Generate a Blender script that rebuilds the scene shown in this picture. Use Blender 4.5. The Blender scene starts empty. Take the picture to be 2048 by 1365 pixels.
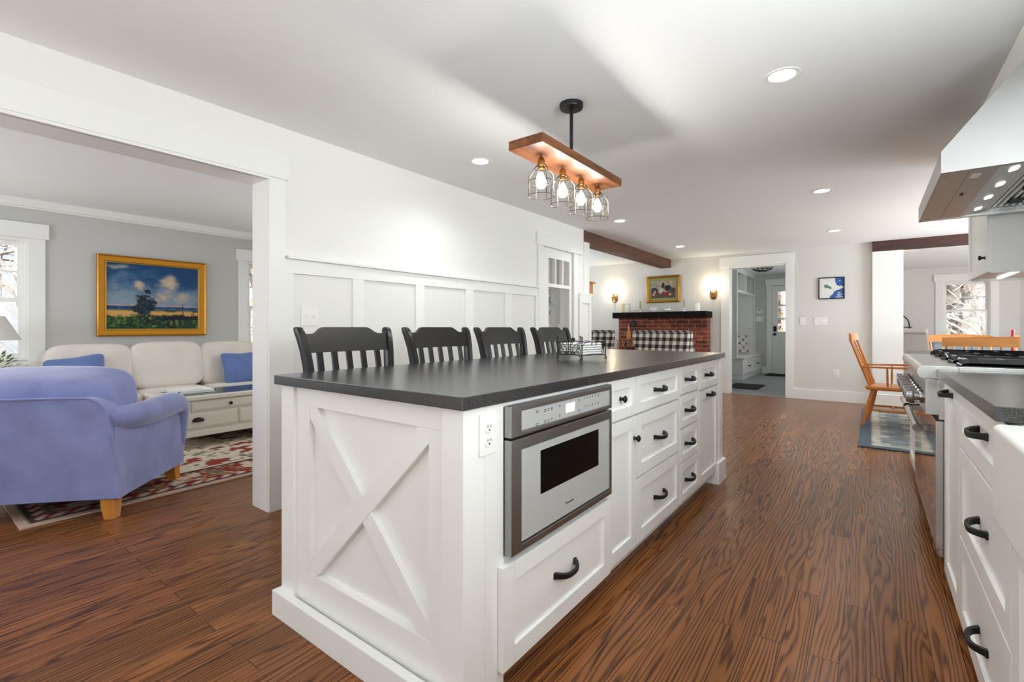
import bpy, bmesh, math, random
from mathutils import Vector, Matrix, Euler, noise
PI = math.pi
S = bpy.context.scene
COL = S.collection
# ------------------------------------------------------------------ camera
W_PX, H_PX, F_PX, HZ, CAM_H, VX = 2048.0, 1365.0, 950.0, 655.4, 1.096, 1741.0
TH = math.atan((VX - 1024) / F_PX)
cam_d = bpy.data.cameras.new('camera')
cam = bpy.data.objects.new('camera', cam_d); COL.objects.link(cam)
cam.location = (0, 0, CAM_H); cam.rotation_euler = (PI / 2, 0, TH)
cam_d.sensor_fit = 'HORIZONTAL'; cam_d.sensor_width = 36.0
cam_d.lens = 36.0 * F_PX / W_PX
cam_d.shift_y = -(H_PX / 2 - HZ) / W_PX
cam_d.clip_start = 0.02; cam_d.clip_end = 300
S.camera = cam
# ------------------------------------------------------------------ world, exposure
wd = bpy.data.worlds.new('sky'); S.world = wd; wd.use_nodes = True
nt = wd.node_tree; nt.nodes.clear()
wo = nt.nodes.new('ShaderNodeOutputWorld'); wb = nt.nodes.new('ShaderNodeBackground')
sk = nt.nodes.new('ShaderNodeTexSky'); sk.sky_type = 'HOSEK_WILKIE'; sk.turbidity = 3.0; sk.sun_direction = Vector((.5, -.55, .75)).normalized()
mx = nt.nodes.new('ShaderNodeMix'); mx.data_type = 'RGBA'; mx.inputs[0].default_value = 0.65
nt.links.new(sk.outputs[0], mx.inputs[6]); mx.inputs[7].default_value = (.92, .96, 1, 1)
nt.links.new(mx.outputs[2], wb.inputs[0]); wb.inputs[1].default_value = 1.3
nt.links.new(wb.outputs[0], wo.inputs[0])
S.view_settings.view_transform = 'Standard'; S.view_settings.look = 'None'
S.view_settings.gamma = 1.0; S.view_settings.use_curve_mapping = False
S.view_settings.exposure = 0.1
S.cycles.use_denoising = True
S.cycles.max_bounces = 10; S.cycles.diffuse_bounces = 6; S.cycles.glossy_bounces = 5
S.cycles.transmission_bounces = 8; S.cycles.transparent_max_bounces = 16
S.cycles.sample_clamp_indirect = 6.0; S.cycles.caustics_refractive = False; S.cycles.caustics_reflective = False
# ------------------------------------------------------------------ sun, window light and added fill lamps
def lamp(name, kind, loc, rot, energy, color=(1, 1, 1), **k):
    d = bpy.data.lights.new(name, kind); d.energy = energy; d.color = color
    for a, b in k.items(): setattr(d, a, b)
    o = bpy.data.objects.new(name, d); COL.objects.link(o); o.location = loc; o.rotation_euler = rot
    return o
lamp('sun', 'SUN', (6, -8, 12), (math.radians(42), 0, math.radians(40)), 9.0, (1, .97, .93), angle=math.radians(.6))
def area_lamp(name, c, look, sx, sy, e, color=(1, 1, 1), spread=PI):
    d = Vector(look).normalized()
    lamp(name, 'AREA', c, d.to_track_quat('-Z', 'Y').to_euler(), e, color, shape='RECTANGLE', size=sx, size_y=sy, spread=spread)
area_lamp('daylight_sink_window', (.84, .90, 1.55), (-.75, .2, .65), 1.2, .95, 50, (.87, .96, 1))
area_lamp('ceiling_fill', (-.6, -2.28, .45), (.05, .25, 1), 2.0, .9, 46, (.85, .955, 1), math.radians(150))  # unseen source, added to throw fill light up at the ceiling
area_lamp('right_drawer_fill', (-1.95, -2.28, 1.0), (1, .45, .15), .6, 1.7, 12, (.88, .965, 1))  # added fill that lifts the right-hand drawer fronts
area_lamp('daylight_dining_window', (3.2, 6.9, 1.15), (-1, -.1, 1.9), 1.6, 1.0, 215, (.81, .94, 1))
area_lamp('daylight_living_window', (-4.9, -1.5, 1.3), (.3, 1, .05), 2.2, 1.1, 42, (.88, .95, 1))
area_lamp('living_north_fill', (-4.3, 3.76, 1.4), (.1, -1, -.15), 1.1, 1.1, 17, (.92, .96, 1))  # added fill for the side of the armchair; its window is made up
area_lamp('sitting_room_fill', (-5.1, 6.9, 1.2), (1, 0, 1.5), 1.4, 1.0, 30, (.81, .94, 1))  # added sitting room fill, aimed up at the ceiling; no known window
area_lamp('daylight_far_window', (3.2, 10.8, 1.4), (-1, 0, .2), 1.8, 1.2, 32, (1, 1, 1))
area_lamp('hall_fill', (-4.15, 4.5, 1.4), (1, 0, 0), .9, 1.0, 4, (1, 1, 1))  # added fill so the hall behind the glazed door is not dark
area_lamp('mudroom_fill', (-.55, 10.6, 1.5), (-1, 0, .2), 1.0, 1.0, 15, (.9, .965, 1))  # added fill to brighten the mudroom; source made up

# ================================================================== helpers
def srgb(r, g, b):
    f = lambda c: (c / 255) / 12.92 if c / 255 <= .04045 else ((c / 255 + .055) / 1.055) ** 2.4
    return (f(r), f(g), f(b), 1)
WM = {}   # world matrix of every thing / part I have placed
class MB:
    def __init__(s): s.bm = bmesh.new()
    def _merge(s, b):
        me = bpy.data.meshes.new('t'); b.to_mesh(me); b.free(); s.bm.from_mesh(me); bpy.data.meshes.remove(me)
    def box(s, x0, x1, y0, y1, z0, z1, bev=0, seg=2, mat=None):
        b = bmesh.new()
        x0, x1 = min(x0, x1), max(x0, x1); y0, y1 = min(y0, y1), max(y0, y1); z0, z1 = min(z0, z1), max(z0, z1)
        bmesh.ops.create_cube(b, size=1)
        for v in b.verts:
            v.co = Vector(((x0 + x1) / 2 + v.co.x * (x1 - x0), (y0 + y1) / 2 + v.co.y * (y1 - y0), (z0 + z1) / 2 + v.co.z * (z1 - z0)))
        if bev > 0:
            bmesh.ops.bevel(b, geom=list(b.edges), offset=min(bev, .45 * min(x1 - x0, y1 - y0, z1 - z0)), segments=seg, affect='EDGES', profile=.5)
        if mat is not None: bmesh.ops.transform(b, matrix=mat, verts=b.verts)
        s._merge(b); return s
    def prism(s, poly, axis, a0, a1, bev=0, mat=None):
        # poly: 2-D points in the two other axes (order xyz), extruded along axis
        b = bmesh.new()
        def P(p, a):
            return {'x': (a, p[0], p[1]), 'y': (p[0], a, p[1]), 'z': (p[0], p[1], a)}[axis]
        v0 = [b.verts.new(P(p, a0)) for p in poly]; v1 = [b.verts.new(P(p, a1)) for p in poly]
        n = len(poly)
        b.faces.new(v0); b.faces.new(v1)
        for i in range(n): b.faces.new((v0[i], v0[(i + 1) % n], v1[(i + 1) % n], v1[i]))
        bmesh.ops.recalc_face_normals(b, faces=b.faces)
        if bev: bmesh.ops.bevel(b, geom=[e for e in b.edges], offset=bev, segments=2, affect='EDGES', profile=.5)
        if mat is not None: bmesh.ops.transform(b, matrix=mat, verts=b.verts)
        s._merge(b); return s
    def tube(s, pts, r, n=8, closed=False, sect=None, up=None):
        pts = [Vector(p) for p in pts]; m = len(pts)
        rs = r if isinstance(r, (list, tuple)) else [r] * m
        b = bmesh.new(); rings = []; prev = None
        for i, p in enumerate(pts):
            if closed: t = pts[(i + 1) % m] - pts[i - 1]
            else: t = pts[min(i + 1, m - 1)] - pts[max(i - 1, 0)]
            t.normalize()
            if prev is None:
                u = Vector(up) if up else (Vector((0, 0, 1)) if abs(t.z) < .9 else Vector((1, 0, 0)))
            else: u = prev
            u = (u - t * u.dot(t))
            if u.length < 1e-6: u = t.orthogonal()
            u.normalize(); w = t.cross(u); prev = u
            if sect: ring = [b.verts.new(p + w * q[0] * rs[i] + u * q[1] * rs[i]) for q in sect]
            else: ring = [b.verts.new(p + (w * math.cos(2 * PI * k / n) + u * math.sin(2 * PI * k / n)) * rs[i]) for k in range(n)]
            rings.append(ring)
        k_ = len(rings[0])
        for i in range(m if closed else m - 1):
            a, c = rings[i], rings[(i + 1) % m]
            for k in range(k_): b.faces.new((a[k], a[(k + 1) % k_], c[(k + 1) % k_], c[k]))
        if not closed: b.faces.new(rings[0][::-1]); b.faces.new(rings[-1])
        bmesh.ops.recalc_face_normals(b, faces=b.faces)
        s._merge(b); return s
    def lathe(s, prof, c=(0, 0, 0), axis='z', n=24, mat=None):
        b = bmesh.new(); rings = []
        def P(r, h, a):
            x, y = r * math.cos(a), r * math.sin(a)
            q = {'z': (x, y, h), 'x': (h, x, y), 'y': (x, h, y)}[axis]
            return (q[0] + c[0], q[1] + c[1], q[2] + c[2])
        for r, h in prof:
            if r < 1e-6: rings.append([b.verts.new(P(0, h, 0))])
            else: rings.append([b.verts.new(P(r, h, 2 * PI * k / n)) for k in range(n)])
        for A, B in zip(rings, rings[1:]):
            if len(A) == 1 and len(B) == 1: continue
            for k in range(n):
                k2 = (k + 1) % n
                if len(A) == 1: b.faces.new((A[0], B[k], B[k2]))
                elif len(B) == 1: b.faces.new((A[k], A[k2], B[0]))
                else: b.faces.new((A[k], A[k2], B[k2], B[k]))
        for R in (rings[0], rings[-1]):
            if len(R) > 1: b.faces.new(R)
        bmesh.ops.recalc_face_normals(b, faces=b.faces)
        if mat is not None: bmesh.ops.transform(b, matrix=mat, verts=b.verts)
        s._merge(b); return s
    def puff(s, c, size, e1=.45, e2=.45, nu=28, nv=16, mat=None, fn=None):
        # superellipsoid cushion: e1 along z, e2 in the xy outline
        b = bmesh.new()
        sg = lambda v, e: math.copysign(abs(v) ** e, v)
        rows = []
        for j in range(nv + 1):
            ph = -PI / 2 + PI * j / nv
            if j in (0, nv): rows.append([b.verts.new((0, 0, math.copysign(.5, ph)))]); continue
            rows.append([b.verts.new((.5 * sg(math.cos(ph), e1) * sg(math.cos(2 * PI * k / nu), e2), .5 * sg(math.cos(ph), e1) * sg(math.sin(2 * PI * k / nu), e2), .5 * sg(math.sin(ph), e1))) for k in range(nu)])
        for A, B in zip(rows, rows[1:]):
            for k in range(nu):
                k2 = (k + 1) % nu
                if len(A) == 1: b.faces.new((A[0], B[k2], B[k]))
                elif len(B) == 1: b.faces.new((A[k], A[k2], B[0]))
                else: b.faces.new((A[k], A[k2], B[k2], B[k]))
        bmesh.ops.recalc_face_normals(b, faces=b.faces)
        for v in b.verts:
            p = Vector((v.co.x * size[0], v.co.y * size[1], v.co.z * size[2]))
            if fn: p = Vector(fn(p))
            if mat is not None: p = mat @ p
            v.co = p + Vector(c)
        s._merge(b); return s
    def loft(s, rings, cap=True):
        b = bmesh.new(); R = [[b.verts.new(p) for p in r] for r in rings]; n = len(R[0])
        for A, B in zip(R, R[1:]):
            for k in range(n): b.faces.new((A[k], A[(k + 1) % n], B[(k + 1) % n], B[k]))
        if cap: b.faces.new(R[0][::-1]); b.faces.new(R[-1])
        bmesh.ops.recalc_face_normals(b, faces=b.faces); s._merge(b); return s
    def quad(s, a, b_, c, d):
        vs = [s.bm.verts.new(p) for p in (a, b_, c, d)]; s.bm.faces.new(vs); return s
def build(name, mb, mat, parent=None, world=False, smooth=35, sub=0):
    me = bpy.data.meshes.new(name); mb.bm.to_mesh(me); mb.bm.free()
    par = WM.get(parent.name, Matrix()) if parent else Matrix()
    if world and parent: me.transform(par.inverted())
    for p in me.polygons: p.use_smooth = True
    me.set_sharp_from_angle(angle=math.radians(smooth))
    o = bpy.data.objects.new(name, me); COL.objects.link(o)
    if mat: me.materials.append(mat)
    if parent: o.parent = parent
    WM[o.name] = par.copy()
    if not sub and smooth <= 40:
        m = o.modifiers.new('weighted', 'WEIGHTED_NORMAL'); m.keep_sharp = True; m.weight = 100
    if sub:
        m = o.modifiers.new('sub', 'SUBSURF'); m.levels = sub; m.render_levels = sub
    return o
def tag(o, label, cat, group=None):
    o['label'] = label; o['category'] = cat
    if group: o['group'] = group
    return o
def thing(name, label, cat, loc=(0, 0, 0), rz=0, group=None):
    o = bpy.data.objects.new(name, None); COL.objects.link(o); o.empty_display_size = .1
    o.location = loc; o.rotation_euler = (0, 0, rz); tag(o, label, cat, group)
    WM[o.name] = Matrix.Translation(loc) @ Matrix.Rotation(rz, 4, 'Z')
    return o
def struct(name, mb, mat, parent=None, smooth=30):
    o = build(name, mb, mat, parent, world=bool(parent), smooth=smooth)
    if not parent: o['kind'] = 'structure'
    return o
def dup(root, loc, rz=None, label=None, group=None):
    r = root.copy(); COL.objects.link(r); r.location = loc
    if rz is not None: r.rotation_euler = (0, 0, rz)
    if label: r['label'] = label
    if group: r['group'] = group
    for ch in list(root.children):
        c = ch.copy(); COL.objects.link(c); c.parent = r
        for g in list(ch.children):
            d = g.copy(); COL.objects.link(d); d.parent = c
    WM[r.name] = Matrix.Translation(loc) @ Matrix.Rotation(r.rotation_euler[2], 4, 'Z')
    return r
# ------------------------------------------------------------------ materials
def mat(name, col, rough=.5, metal=0, bump=0, bscale=60, coat=0, spec=.5, emit=None, estr=0, trans=0, var=0, vscale=3, aniso=0, stretch=None, sheen=0, ior=1.45):
    m = bpy.data.materials.new(name); m.use_nodes = True
    n = m.node_tree.nodes; l = m.node_tree.links; p = n['Principled BSDF']
    if len(col) == 3: col = (*col, 1)
    p.inputs['Base Color'].default_value = col; p.inputs['Roughness'].default_value = rough
    p.inputs['Metallic'].default_value = metal; p.inputs['Coat Weight'].default_value = coat
    p.inputs['Specular IOR Level'].default_value = spec; p.inputs['Transmission Weight'].default_value = trans
    p.inputs['IOR'].default_value = ior
    if aniso: p.inputs['Anisotropic'].default_value = aniso
    if sheen: p.inputs['Sheen Weight'].default_value = sheen; p.inputs['Sheen Roughness'].default_value = .4
    if emit: p.inputs['Emission Color'].default_value = (*emit[:3], 1); p.inputs['Emission Strength'].default_value = estr
    if bump or var:
        tc = n.new('ShaderNodeTexCoord'); mp = n.new('ShaderNodeMapping'); l.new(tc.outputs['Object'], mp.inputs[0])
        if stretch: mp.inputs['Scale'].default_value = stretch
    if bump:
        t = n.new('ShaderNodeTexNoise'); t.inputs['Scale'].default_value = bscale; t.inputs['Detail'].default_value = 4
        b = n.new('ShaderNodeBump'); b.inputs['Strength'].default_value = bump; b.inputs['Distance'].default_value = .004
        l.new(mp.outputs[0], t.inputs[0]); l.new(t.outputs[0], b.inputs['Height']); l.new(b.outputs[0], p.inputs['Normal'])
    if var:
        t = n.new('ShaderNodeTexNoise'); t.inputs['Scale'].default_value = vscale; t.inputs['Detail'].default_value = 5
        r = n.new('ShaderNodeMapRange'); r.inputs[1].default_value = .3; r.inputs[2].default_value = .7
        r.inputs[3].default_value = 1 - var; r.inputs[4].default_value = 1 + var
        mm = n.new('ShaderNodeMix'); mm.data_type = 'RGBA'; mm.blend_type = 'MULTIPLY'; mm.inputs[0].default_value = 1
        mm.inputs[6].default_value = col
        l.new(mp.outputs[0], t.inputs[0]); l.new(t.outputs[0], r.inputs[0]); l.new(r.outputs[0], mm.inputs[7])
        l.new(mm.outputs[2], p.inputs['Base Color'])
    return m
def N(m, t, **k):
    x = m.node_tree.nodes.new(t)
    for a, b in k.items():
        if a.startswith('i_'):
            key = a[2:]; x.inputs[int(key) if key.isdigit() else key].default_value = b
        else: setattr(x, a, b)
    return x
def wood_floor():
    m = mat('oak_floor', (.2, .08, .03), .28); n = m.node_tree.nodes; L = m.node_tree.links.new; p = n['Principled BSDF']
    tc = N(m, 'ShaderNodeTexCoord'); sep = N(m, 'ShaderNodeSeparateXYZ'); L(tc.outputs['Object'], sep.inputs[0])
    swp = N(m, 'ShaderNodeCombineXYZ'); L(sep.outputs[1], swp.inputs[0]); L(sep.outputs[0], swp.inputs[1])
    br = N(m, 'ShaderNodeTexBrick', offset=.37, offset_frequency=2, squash=1)
    for k, v in (('Color1', (0, 0, 0, 1)), ('Color2', (1, 1, 1, 1)), ('Mortar', (.5, .5, .5, 1)), ('Scale', 1.0), ('Mortar Size', .0011), ('Mortar Smooth', .1), ('Bias', 0.0), ('Brick Width', 1.15), ('Row Height', .082)):
        br.inputs[k].default_value = v
    L(swp.outputs[0], br.inputs[0])
    rnd = N(m, 'ShaderNodeSeparateColor'); L(br.outputs['Color'], rnd.inputs[0])
    # cathedral grain = contour lines of a noise field stretched along the boards, shifted per board
    mul = N(m, 'ShaderNodeMath', operation='MULTIPLY', i_1=37.0); L(rnd.outputs[0], mul.inputs[0])
    sx = N(m, 'ShaderNodeMath', operation='MULTIPLY', i_1=1.0); L(sep.outputs[0], sx.inputs[0])
    sy = N(m, 'ShaderNodeMath', operation='MULTIPLY', i_1=.075); L(sep.outputs[1], sy.inputs[0])
    co = N(m, 'ShaderNodeCombineXYZ'); L(sx.outputs[0], co.inputs[0]); L(sy.outputs[0], co.inputs[1]); L(mul.outputs[0], co.inputs[2])
    nz = N(m, 'ShaderNodeTexNoise', i_Scale=9.0, i_Detail=2.5, i_Roughness=.5, i_Distortion=.2); L(co.outputs[0], nz.inputs[0])
    kr = N(m, 'ShaderNodeMath', operation='MULTIPLY', i_1=7.31); L(rnd.outputs[0], kr.inputs[0]); kf = N(m, 'ShaderNodeMath', operation='FRACT'); L(kr.outputs[0], kf.inputs[0])
    ka = N(m, 'ShaderNodeMapRange', i_3=45.0, i_4=115.0); L(kf.outputs[0], ka.inputs[0])       # how figured this board is
    kb = N(m, 'ShaderNodeMapRange', i_3=520.0, i_4=90.0); L(kf.outputs[0], kb.inputs[0])       # straight grain share
    mk0 = N(m, 'ShaderNodeMath', operation='MULTIPLY'); L(nz.outputs[0], mk0.inputs[0]); L(ka.outputs[0], mk0.inputs[1])
    mk1 = N(m, 'ShaderNodeMath', operation='MULTIPLY'); L(sep.outputs[0], mk1.inputs[0]); L(kb.outputs[0], mk1.inputs[1])
    mk = N(m, 'ShaderNodeMath', operation='ADD'); L(mk0.outputs[0], mk.inputs[0]); L(mk1.outputs[0], mk.inputs[1])
    sn = N(m, 'ShaderNodeMath', operation='SINE'); L(mk.outputs[0], sn.inputs[0])
    # fine streaky pores
    sy2 = N(m, 'ShaderNodeMath', operation='MULTIPLY', i_1=.03); L(sep.outputs[1], sy2.inputs[0])
    co2 = N(m, 'ShaderNodeCombineXYZ'); L(sep.outputs[0], co2.inputs[0]); L(sy2.outputs[0], co2.inputs[1]); L(mul.outputs[0], co2.inputs[2])
    nz2 = N(m, 'ShaderNodeTexNoise', i_Scale=170.0, i_Detail=3.0); L(co2.outputs[0], nz2.inputs[0])
    ad = N(m, 'ShaderNodeMath', operation='MULTIPLY_ADD', i_1=2.2, i_2=-1.1); L(nz2.outputs[0], ad.inputs[0])
    sm = N(m, 'ShaderNodeMath', operation='ADD'); L(sn.outputs[0], sm.inputs[0]); L(ad.outputs[0], sm.inputs[1])
    rp = N(m, 'ShaderNodeValToRGB'); L(sm.outputs[0], rp.inputs[0])
    e = rp.color_ramp.elements
    mr = N(m, 'ShaderNodeMapRange', i_1=-1.3, i_2=1.5); L(sm.outputs[0], mr.inputs[0]); L(mr.outputs[0], rp.inputs[0])
    e[0].position = .0; e[0].color = srgb(144, 92, 52); e[1].position = .96; e[1].color = srgb(60, 36, 23)
    x = e.new(.5); x.color = srgb(132, 82, 44); x = e.new(.78); x.color = srgb(96, 58, 33)
    vr = N(m, 'ShaderNodeMapRange', i_3=.78, i_4=1.12); L(rnd.outputs[0], vr.inputs[0])
    mm = N(m, 'ShaderNodeMix', data_type='RGBA', blend_type='MULTIPLY'); mm.inputs[0].default_value = 1
    L(rp.outputs[0], mm.inputs[6]); L(vr.outputs[0], mm.inputs[7])
    m2 = N(m, 'ShaderNodeMix', data_type='RGBA'); L(br.outputs['Fac'], m2.inputs[0]); L(mm.outputs[2], m2.inputs[6]); m2.inputs[7].default_value = srgb(34, 19, 12)
    L(m2.outputs[2], p.inputs['Base Color'])
    b = N(m, 'ShaderNodeBump', i_Strength=.16, i_Distance=.002, invert=True); L(mr.outputs[0], b.inputs['Height']); L(b.outputs[0], p.inputs['Normal'])
    p.inputs['Roughness'].default_value = .24; p.inputs['Specular IOR Level'].default_value = .26
    return m
def wood(name, c1, c2, rough=.4, axis=0, sc=1.0):
    m = mat(name, c1, rough); L = m.node_tree.links.new; p = m.node_tree.nodes['Principled BSDF']
    tc = N(m, 'ShaderNodeTexCoord'); mp = N(m, 'ShaderNodeMapping'); L(tc.outputs['Object'], mp.inputs[0])
    s = [14 * sc] * 3; s[axis] = 1.2 * sc; mp.inputs['Scale'].default_value = s
    nz = N(m, 'ShaderNodeTexNoise', i_Scale=2.0, i_Detail=6.0, i_Roughness=.6, i_Distortion=.6); L(mp.outputs[0], nz.inputs[0])
    rp = N(m, 'ShaderNodeValToRGB'); L(nz.outputs[0], rp.inputs[0]); e = rp.color_ramp.elements
    e[0].position = .32; e[0].color = c1; e[1].position = .68; e[1].color = c2
    L(rp.outputs[0], p.inputs['Base Color']); return m
def granite():
    m = mat('black_granite', (.02, .02, .022), .23); L = m.node_tree.links.new; p = m.node_tree.nodes['Principled BSDF']
    tc = N(m, 'ShaderNodeTexCoord'); nz = N(m, 'ShaderNodeTexNoise', i_Scale=420.0, i_Detail=3.0); L(tc.outputs['Object'], nz.inputs[0])
    rp = N(m, 'ShaderNodeValToRGB'); L(nz.outputs[0], rp.inputs[0]); e = rp.color_ramp.elements
    e[0].position = .45; e[0].color = srgb(34, 33, 33); e[1].position = .75; e[1].color = srgb(68, 67, 70)
    L(rp.outputs[0], p.inputs['Base Color'])
    b = N(m, 'ShaderNodeBump', i_Strength=.05, i_Distance=.001); L(nz.outputs[0], b.inputs['Height']); L(b.outputs[0], p.inputs['Normal'])
    p.inputs['Roughness'].default_value = .25; p.inputs['Specular IOR Level'].default_value = 1.0
    return m
def gingham():
    m = mat('buffalo_check_fabric', (.8, .8, .8), .85); L = m.node_tree.links.new; p = m.node_tree.nodes['Principled BSDF']
    tc = N(m, 'ShaderNodeTexCoord'); sep = N(m, 'ShaderNodeSeparateXYZ'); L(tc.outputs['Object'], sep.inputs[0])
    u = N(m, 'ShaderNodeMath', operation='ADD'); L(sep.outputs[0], u.inputs[0]); L(sep.outputs[1], u.inputs[1])
    out = []
    for src in (u.outputs[0], sep.outputs[2]):
        a = N(m, 'ShaderNodeMath', operation='MULTIPLY', i_1=1 / .096); L(src, a.inputs[0])
        f = N(m, 'ShaderNodeMath', operation='FRACT'); L(a.outputs[0], f.inputs[0])
        g = N(m, 'ShaderNodeMath', operation='GREATER_THAN', i_1=.5); L(f.outputs[0], g.inputs[0]); out.append(g)
    s = N(m, 'ShaderNodeMath', operation='ADD'); L(out[0].outputs[0], s.inputs[0]); L(out[1].outputs[0], s.inputs[1])
    h = N(m, 'ShaderNodeMath', operation='MULTIPLY', i_1=.5); L(s.outputs[0], h.inputs[0])
    rp = N(m, 'ShaderNodeValToRGB'); rp.color_ramp.interpolation = 'CONSTANT'; L(h.outputs[0], rp.inputs[0]); e = rp.color_ramp.elements
    e[0].position = 0; e[0].color = srgb(240, 232, 220); e[1].position = .75; e[1].color = srgb(44, 40, 40); x = e.new(.25); x.color = srgb(140, 134, 130)
    L(rp.outputs[0], p.inputs['Base Color']); return m
def bricks():
    m = mat('red_brick', (.3, .08, .04), .85); L = m.node_tree.links.new; p = m.node_tree.nodes['Principled BSDF']
    tc = N(m, 'ShaderNodeTexCoord'); sep = N(m, 'ShaderNodeSeparateXYZ'); L(tc.outputs['Object'], sep.inputs[0])
    ad = N(m, 'ShaderNodeMath', operation='ADD'); L(sep.outputs[0], ad.inputs[0]); L(sep.outputs[1], ad.inputs[1])
    co = N(m, 'ShaderNodeCombineXYZ'); L(ad.outputs[0], co.inputs[0]); L(sep.outputs[2], co.inputs[1])
    br = N(m, 'ShaderNodeTexBrick', offset=.5)
    for k, v in (('Color1', srgb(142, 66, 44)), ('Color2', srgb(82, 36, 28)), ('Mortar', srgb(150, 134, 120)), ('Scale', 1.0), ('Mortar Size', .005), ('Mortar Smooth', .2), ('Bias', -.1), ('Brick Width', .21), ('Row Height', .068)):
        br.inputs[k].default_value = v
    L(co.outputs[0], br.inputs[0])
    nz = N(m, 'ShaderNodeTexNoise', i_Scale=14.0, i_Detail=4.0); L(tc.outputs['Object'], nz.inputs[0])
    mr = N(m, 'ShaderNodeMapRange', i_1=.3, i_2=.7, i_3=.7, i_4=1.3); L(nz.outputs[0], mr.inputs[0])
    mm = N(m, 'ShaderNodeMix', data_type='RGBA', blend_type='MULTIPLY'); mm.inputs[0].default_value = 1; L(br.outputs[0], mm.inputs[6]); L(mr.outputs[0], mm.inputs[7])
    L(mm.outputs[2], p.inputs['Base Color'])
    b = N(m, 'ShaderNodeBump', i_Strength=.6, i_Distance=.006, invert=True); L(br.outputs['Fac'], b.inputs['Height']); L(b.outputs[0], p.inputs['Normal'])
    return m
def vcol(name, rough=.6, spec=.3, bump=0):
    m = mat(name, (.5, .5, .5), rough, spec=spec, bump=bump, bscale=220); a = N(m, 'ShaderNodeVertexColor', layer_name='Col')
    m.node_tree.links.new(a.outputs[0], m.node_tree.nodes['Principled BSDF'].inputs['Base Color']); return m
M = {}
M['floor'] = wood_floor()
M['white'] = mat('white_cabinet_paint', srgb(238, 237, 234), .32)
M['trim'] = mat('white_trim_paint', srgb(240, 239, 235), .38)
M['wallw'] = mat('white_wall_paint', srgb(236, 234, 230), .6, bump=.03, bscale=150)
M['wallg'] = mat('pale_grey_wall_paint', srgb(222, 219, 214), .65, bump=.03, bscale=150)
M['walll'] = mat('grey_wall_paint', srgb(200, 199, 195), .65, bump=.03, bscale=150)
M['ceil'] = mat('ceiling_paint', srgb(243, 243, 242), .8, bump=.03, bscale=90)
M['granite'] = granite()
M['black'] = mat('satin_black_paint', srgb(26, 25, 25), .34, bump=.05, bscale=40)
M['iron'] = mat('matte_black_iron', srgb(30, 30, 32), .42, metal=.3)
M['steel'] = mat('brushed_steel', srgb(196, 194, 190), .26, metal=1, bump=.03, bscale=40, stretch=(1, 1, 60))
M['steelm'] = mat('dark_microwave_steel', srgb(158, 158, 158), .36, metal=1, bump=.02, bscale=40, stretch=(1, 1, 60))
M['steelr'] = mat('satin_hood_steel', srgb(190, 188, 186), .42, metal=1, bump=.03, bscale=40, stretch=(1, 60, 1))
M['steeld'] = mat('polished_dark_steel', srgb(150, 145, 140), .1, metal=1)
M['steell'] = mat('satin_light_steel', srgb(168, 167, 165), .34, metal=1)
M['mirror'] = mat('polished_steel_door', srgb(196, 184, 172), .05, metal=1)
M['sglass'] = mat('silver_glass_panel', srgb(176, 176, 174), .12, coat=.5)
M['dglass'] = mat('dark_oven_glass', srgb(8, 8, 9), .06, spec=.35)
def pane_mat(name, k):
    m = bpy.data.materials.new(name); m.use_nodes = True; t = m.node_tree; t.nodes.clear(); L = t.links.new
    o = t.nodes.new('ShaderNodeOutputMaterial'); mx = t.nodes.new('ShaderNodeMixShader'); a = t.nodes.new('ShaderNodeBsdfTransparent'); g = t.nodes.new('ShaderNodeBsdfGlossy')
    g.inputs['Roughness'].default_value = .01; f = t.nodes.new('ShaderNodeLayerWeight'); f.inputs[0].default_value = .5
    p1 = t.nodes.new('ShaderNodeMath'); p1.operation = 'POWER'; p1.inputs[1].default_value = 4; p2 = t.nodes.new('ShaderNodeMath'); p2.operation = 'MULTIPLY_ADD'; p2.inputs[1].default_value = k * .5; p2.inputs[2].default_value = k * .05
    L(f.outputs[1], p1.inputs[0]); L(p1.outputs[0], p2.inputs[0])
    L(p2.outputs[0], mx.inputs[0]); L(a.outputs[0], mx.inputs[1]); L(g.outputs[0], mx.inputs[2]); L(mx.outputs[0], o.inputs[0]); return m
M['tglass'] = mat('dark_table_glass', srgb(46, 52, 54), .06, spec=.22)
M['glass'] = pane_mat('clear_glass', .8); M['bulbglass'] = pane_mat('clear_bulb_glass', .5)
M['pglow'] = mat('pendant_filament_glow', (1, .9, .7), .5, emit=(1, .97, .91), estr=142)
M['glow'] = mat('lamp_filament_glow', (1, .9, .7), .5, emit=(1, .86, .62), estr=60)
M['dlight'] = mat('downlight_lens', (1, 1, 1), .5, emit=(1, .97, .92), estr=9)
M['brass'] = mat('aged_brass', srgb(176, 132, 78), .3, metal=1)
M['bronze'] = mat('dark_bronze_wire', srgb(84, 72, 58), .35, metal=1)
M['pend'] = wood('stained_pendant_board', srgb(134, 80, 40), srgb(82, 46, 24), .45, 1)
M['beam'] = wood('dark_timber', srgb(112, 68, 48), srgb(70, 42, 30), .6, 1)
M['beamx'] = wood('dark_timber_header', srgb(88, 56, 48), srgb(50, 32, 28), .6, 0)
M['mantel'] = wood('black_stained_timber', srgb(26, 20, 18), srgb(16, 12, 11), .75, 0)
for k_ in ('mantel',): M[k_].node_tree.nodes['Principled BSDF'].inputs['Specular IOR Level'].default_value = .12
M['cherry'] = wood('amber_cherry_wood', srgb(206, 132, 58), srgb(180, 104, 40), .32, 2)
M['cherryx'] = wood('light_cherry_wood', srgb(214, 150, 84), srgb(190, 122, 60), .32, 0)
M['legwood'] = wood('honey_maple_leg', srgb(214, 146, 66), srgb(190, 120, 50), .35, 2)
M['blue'] = mat('blue_microsuede', srgb(134, 142, 192), .85, var=.13, vscale=7, bump=.5, bscale=11, sheen=.6)
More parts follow.
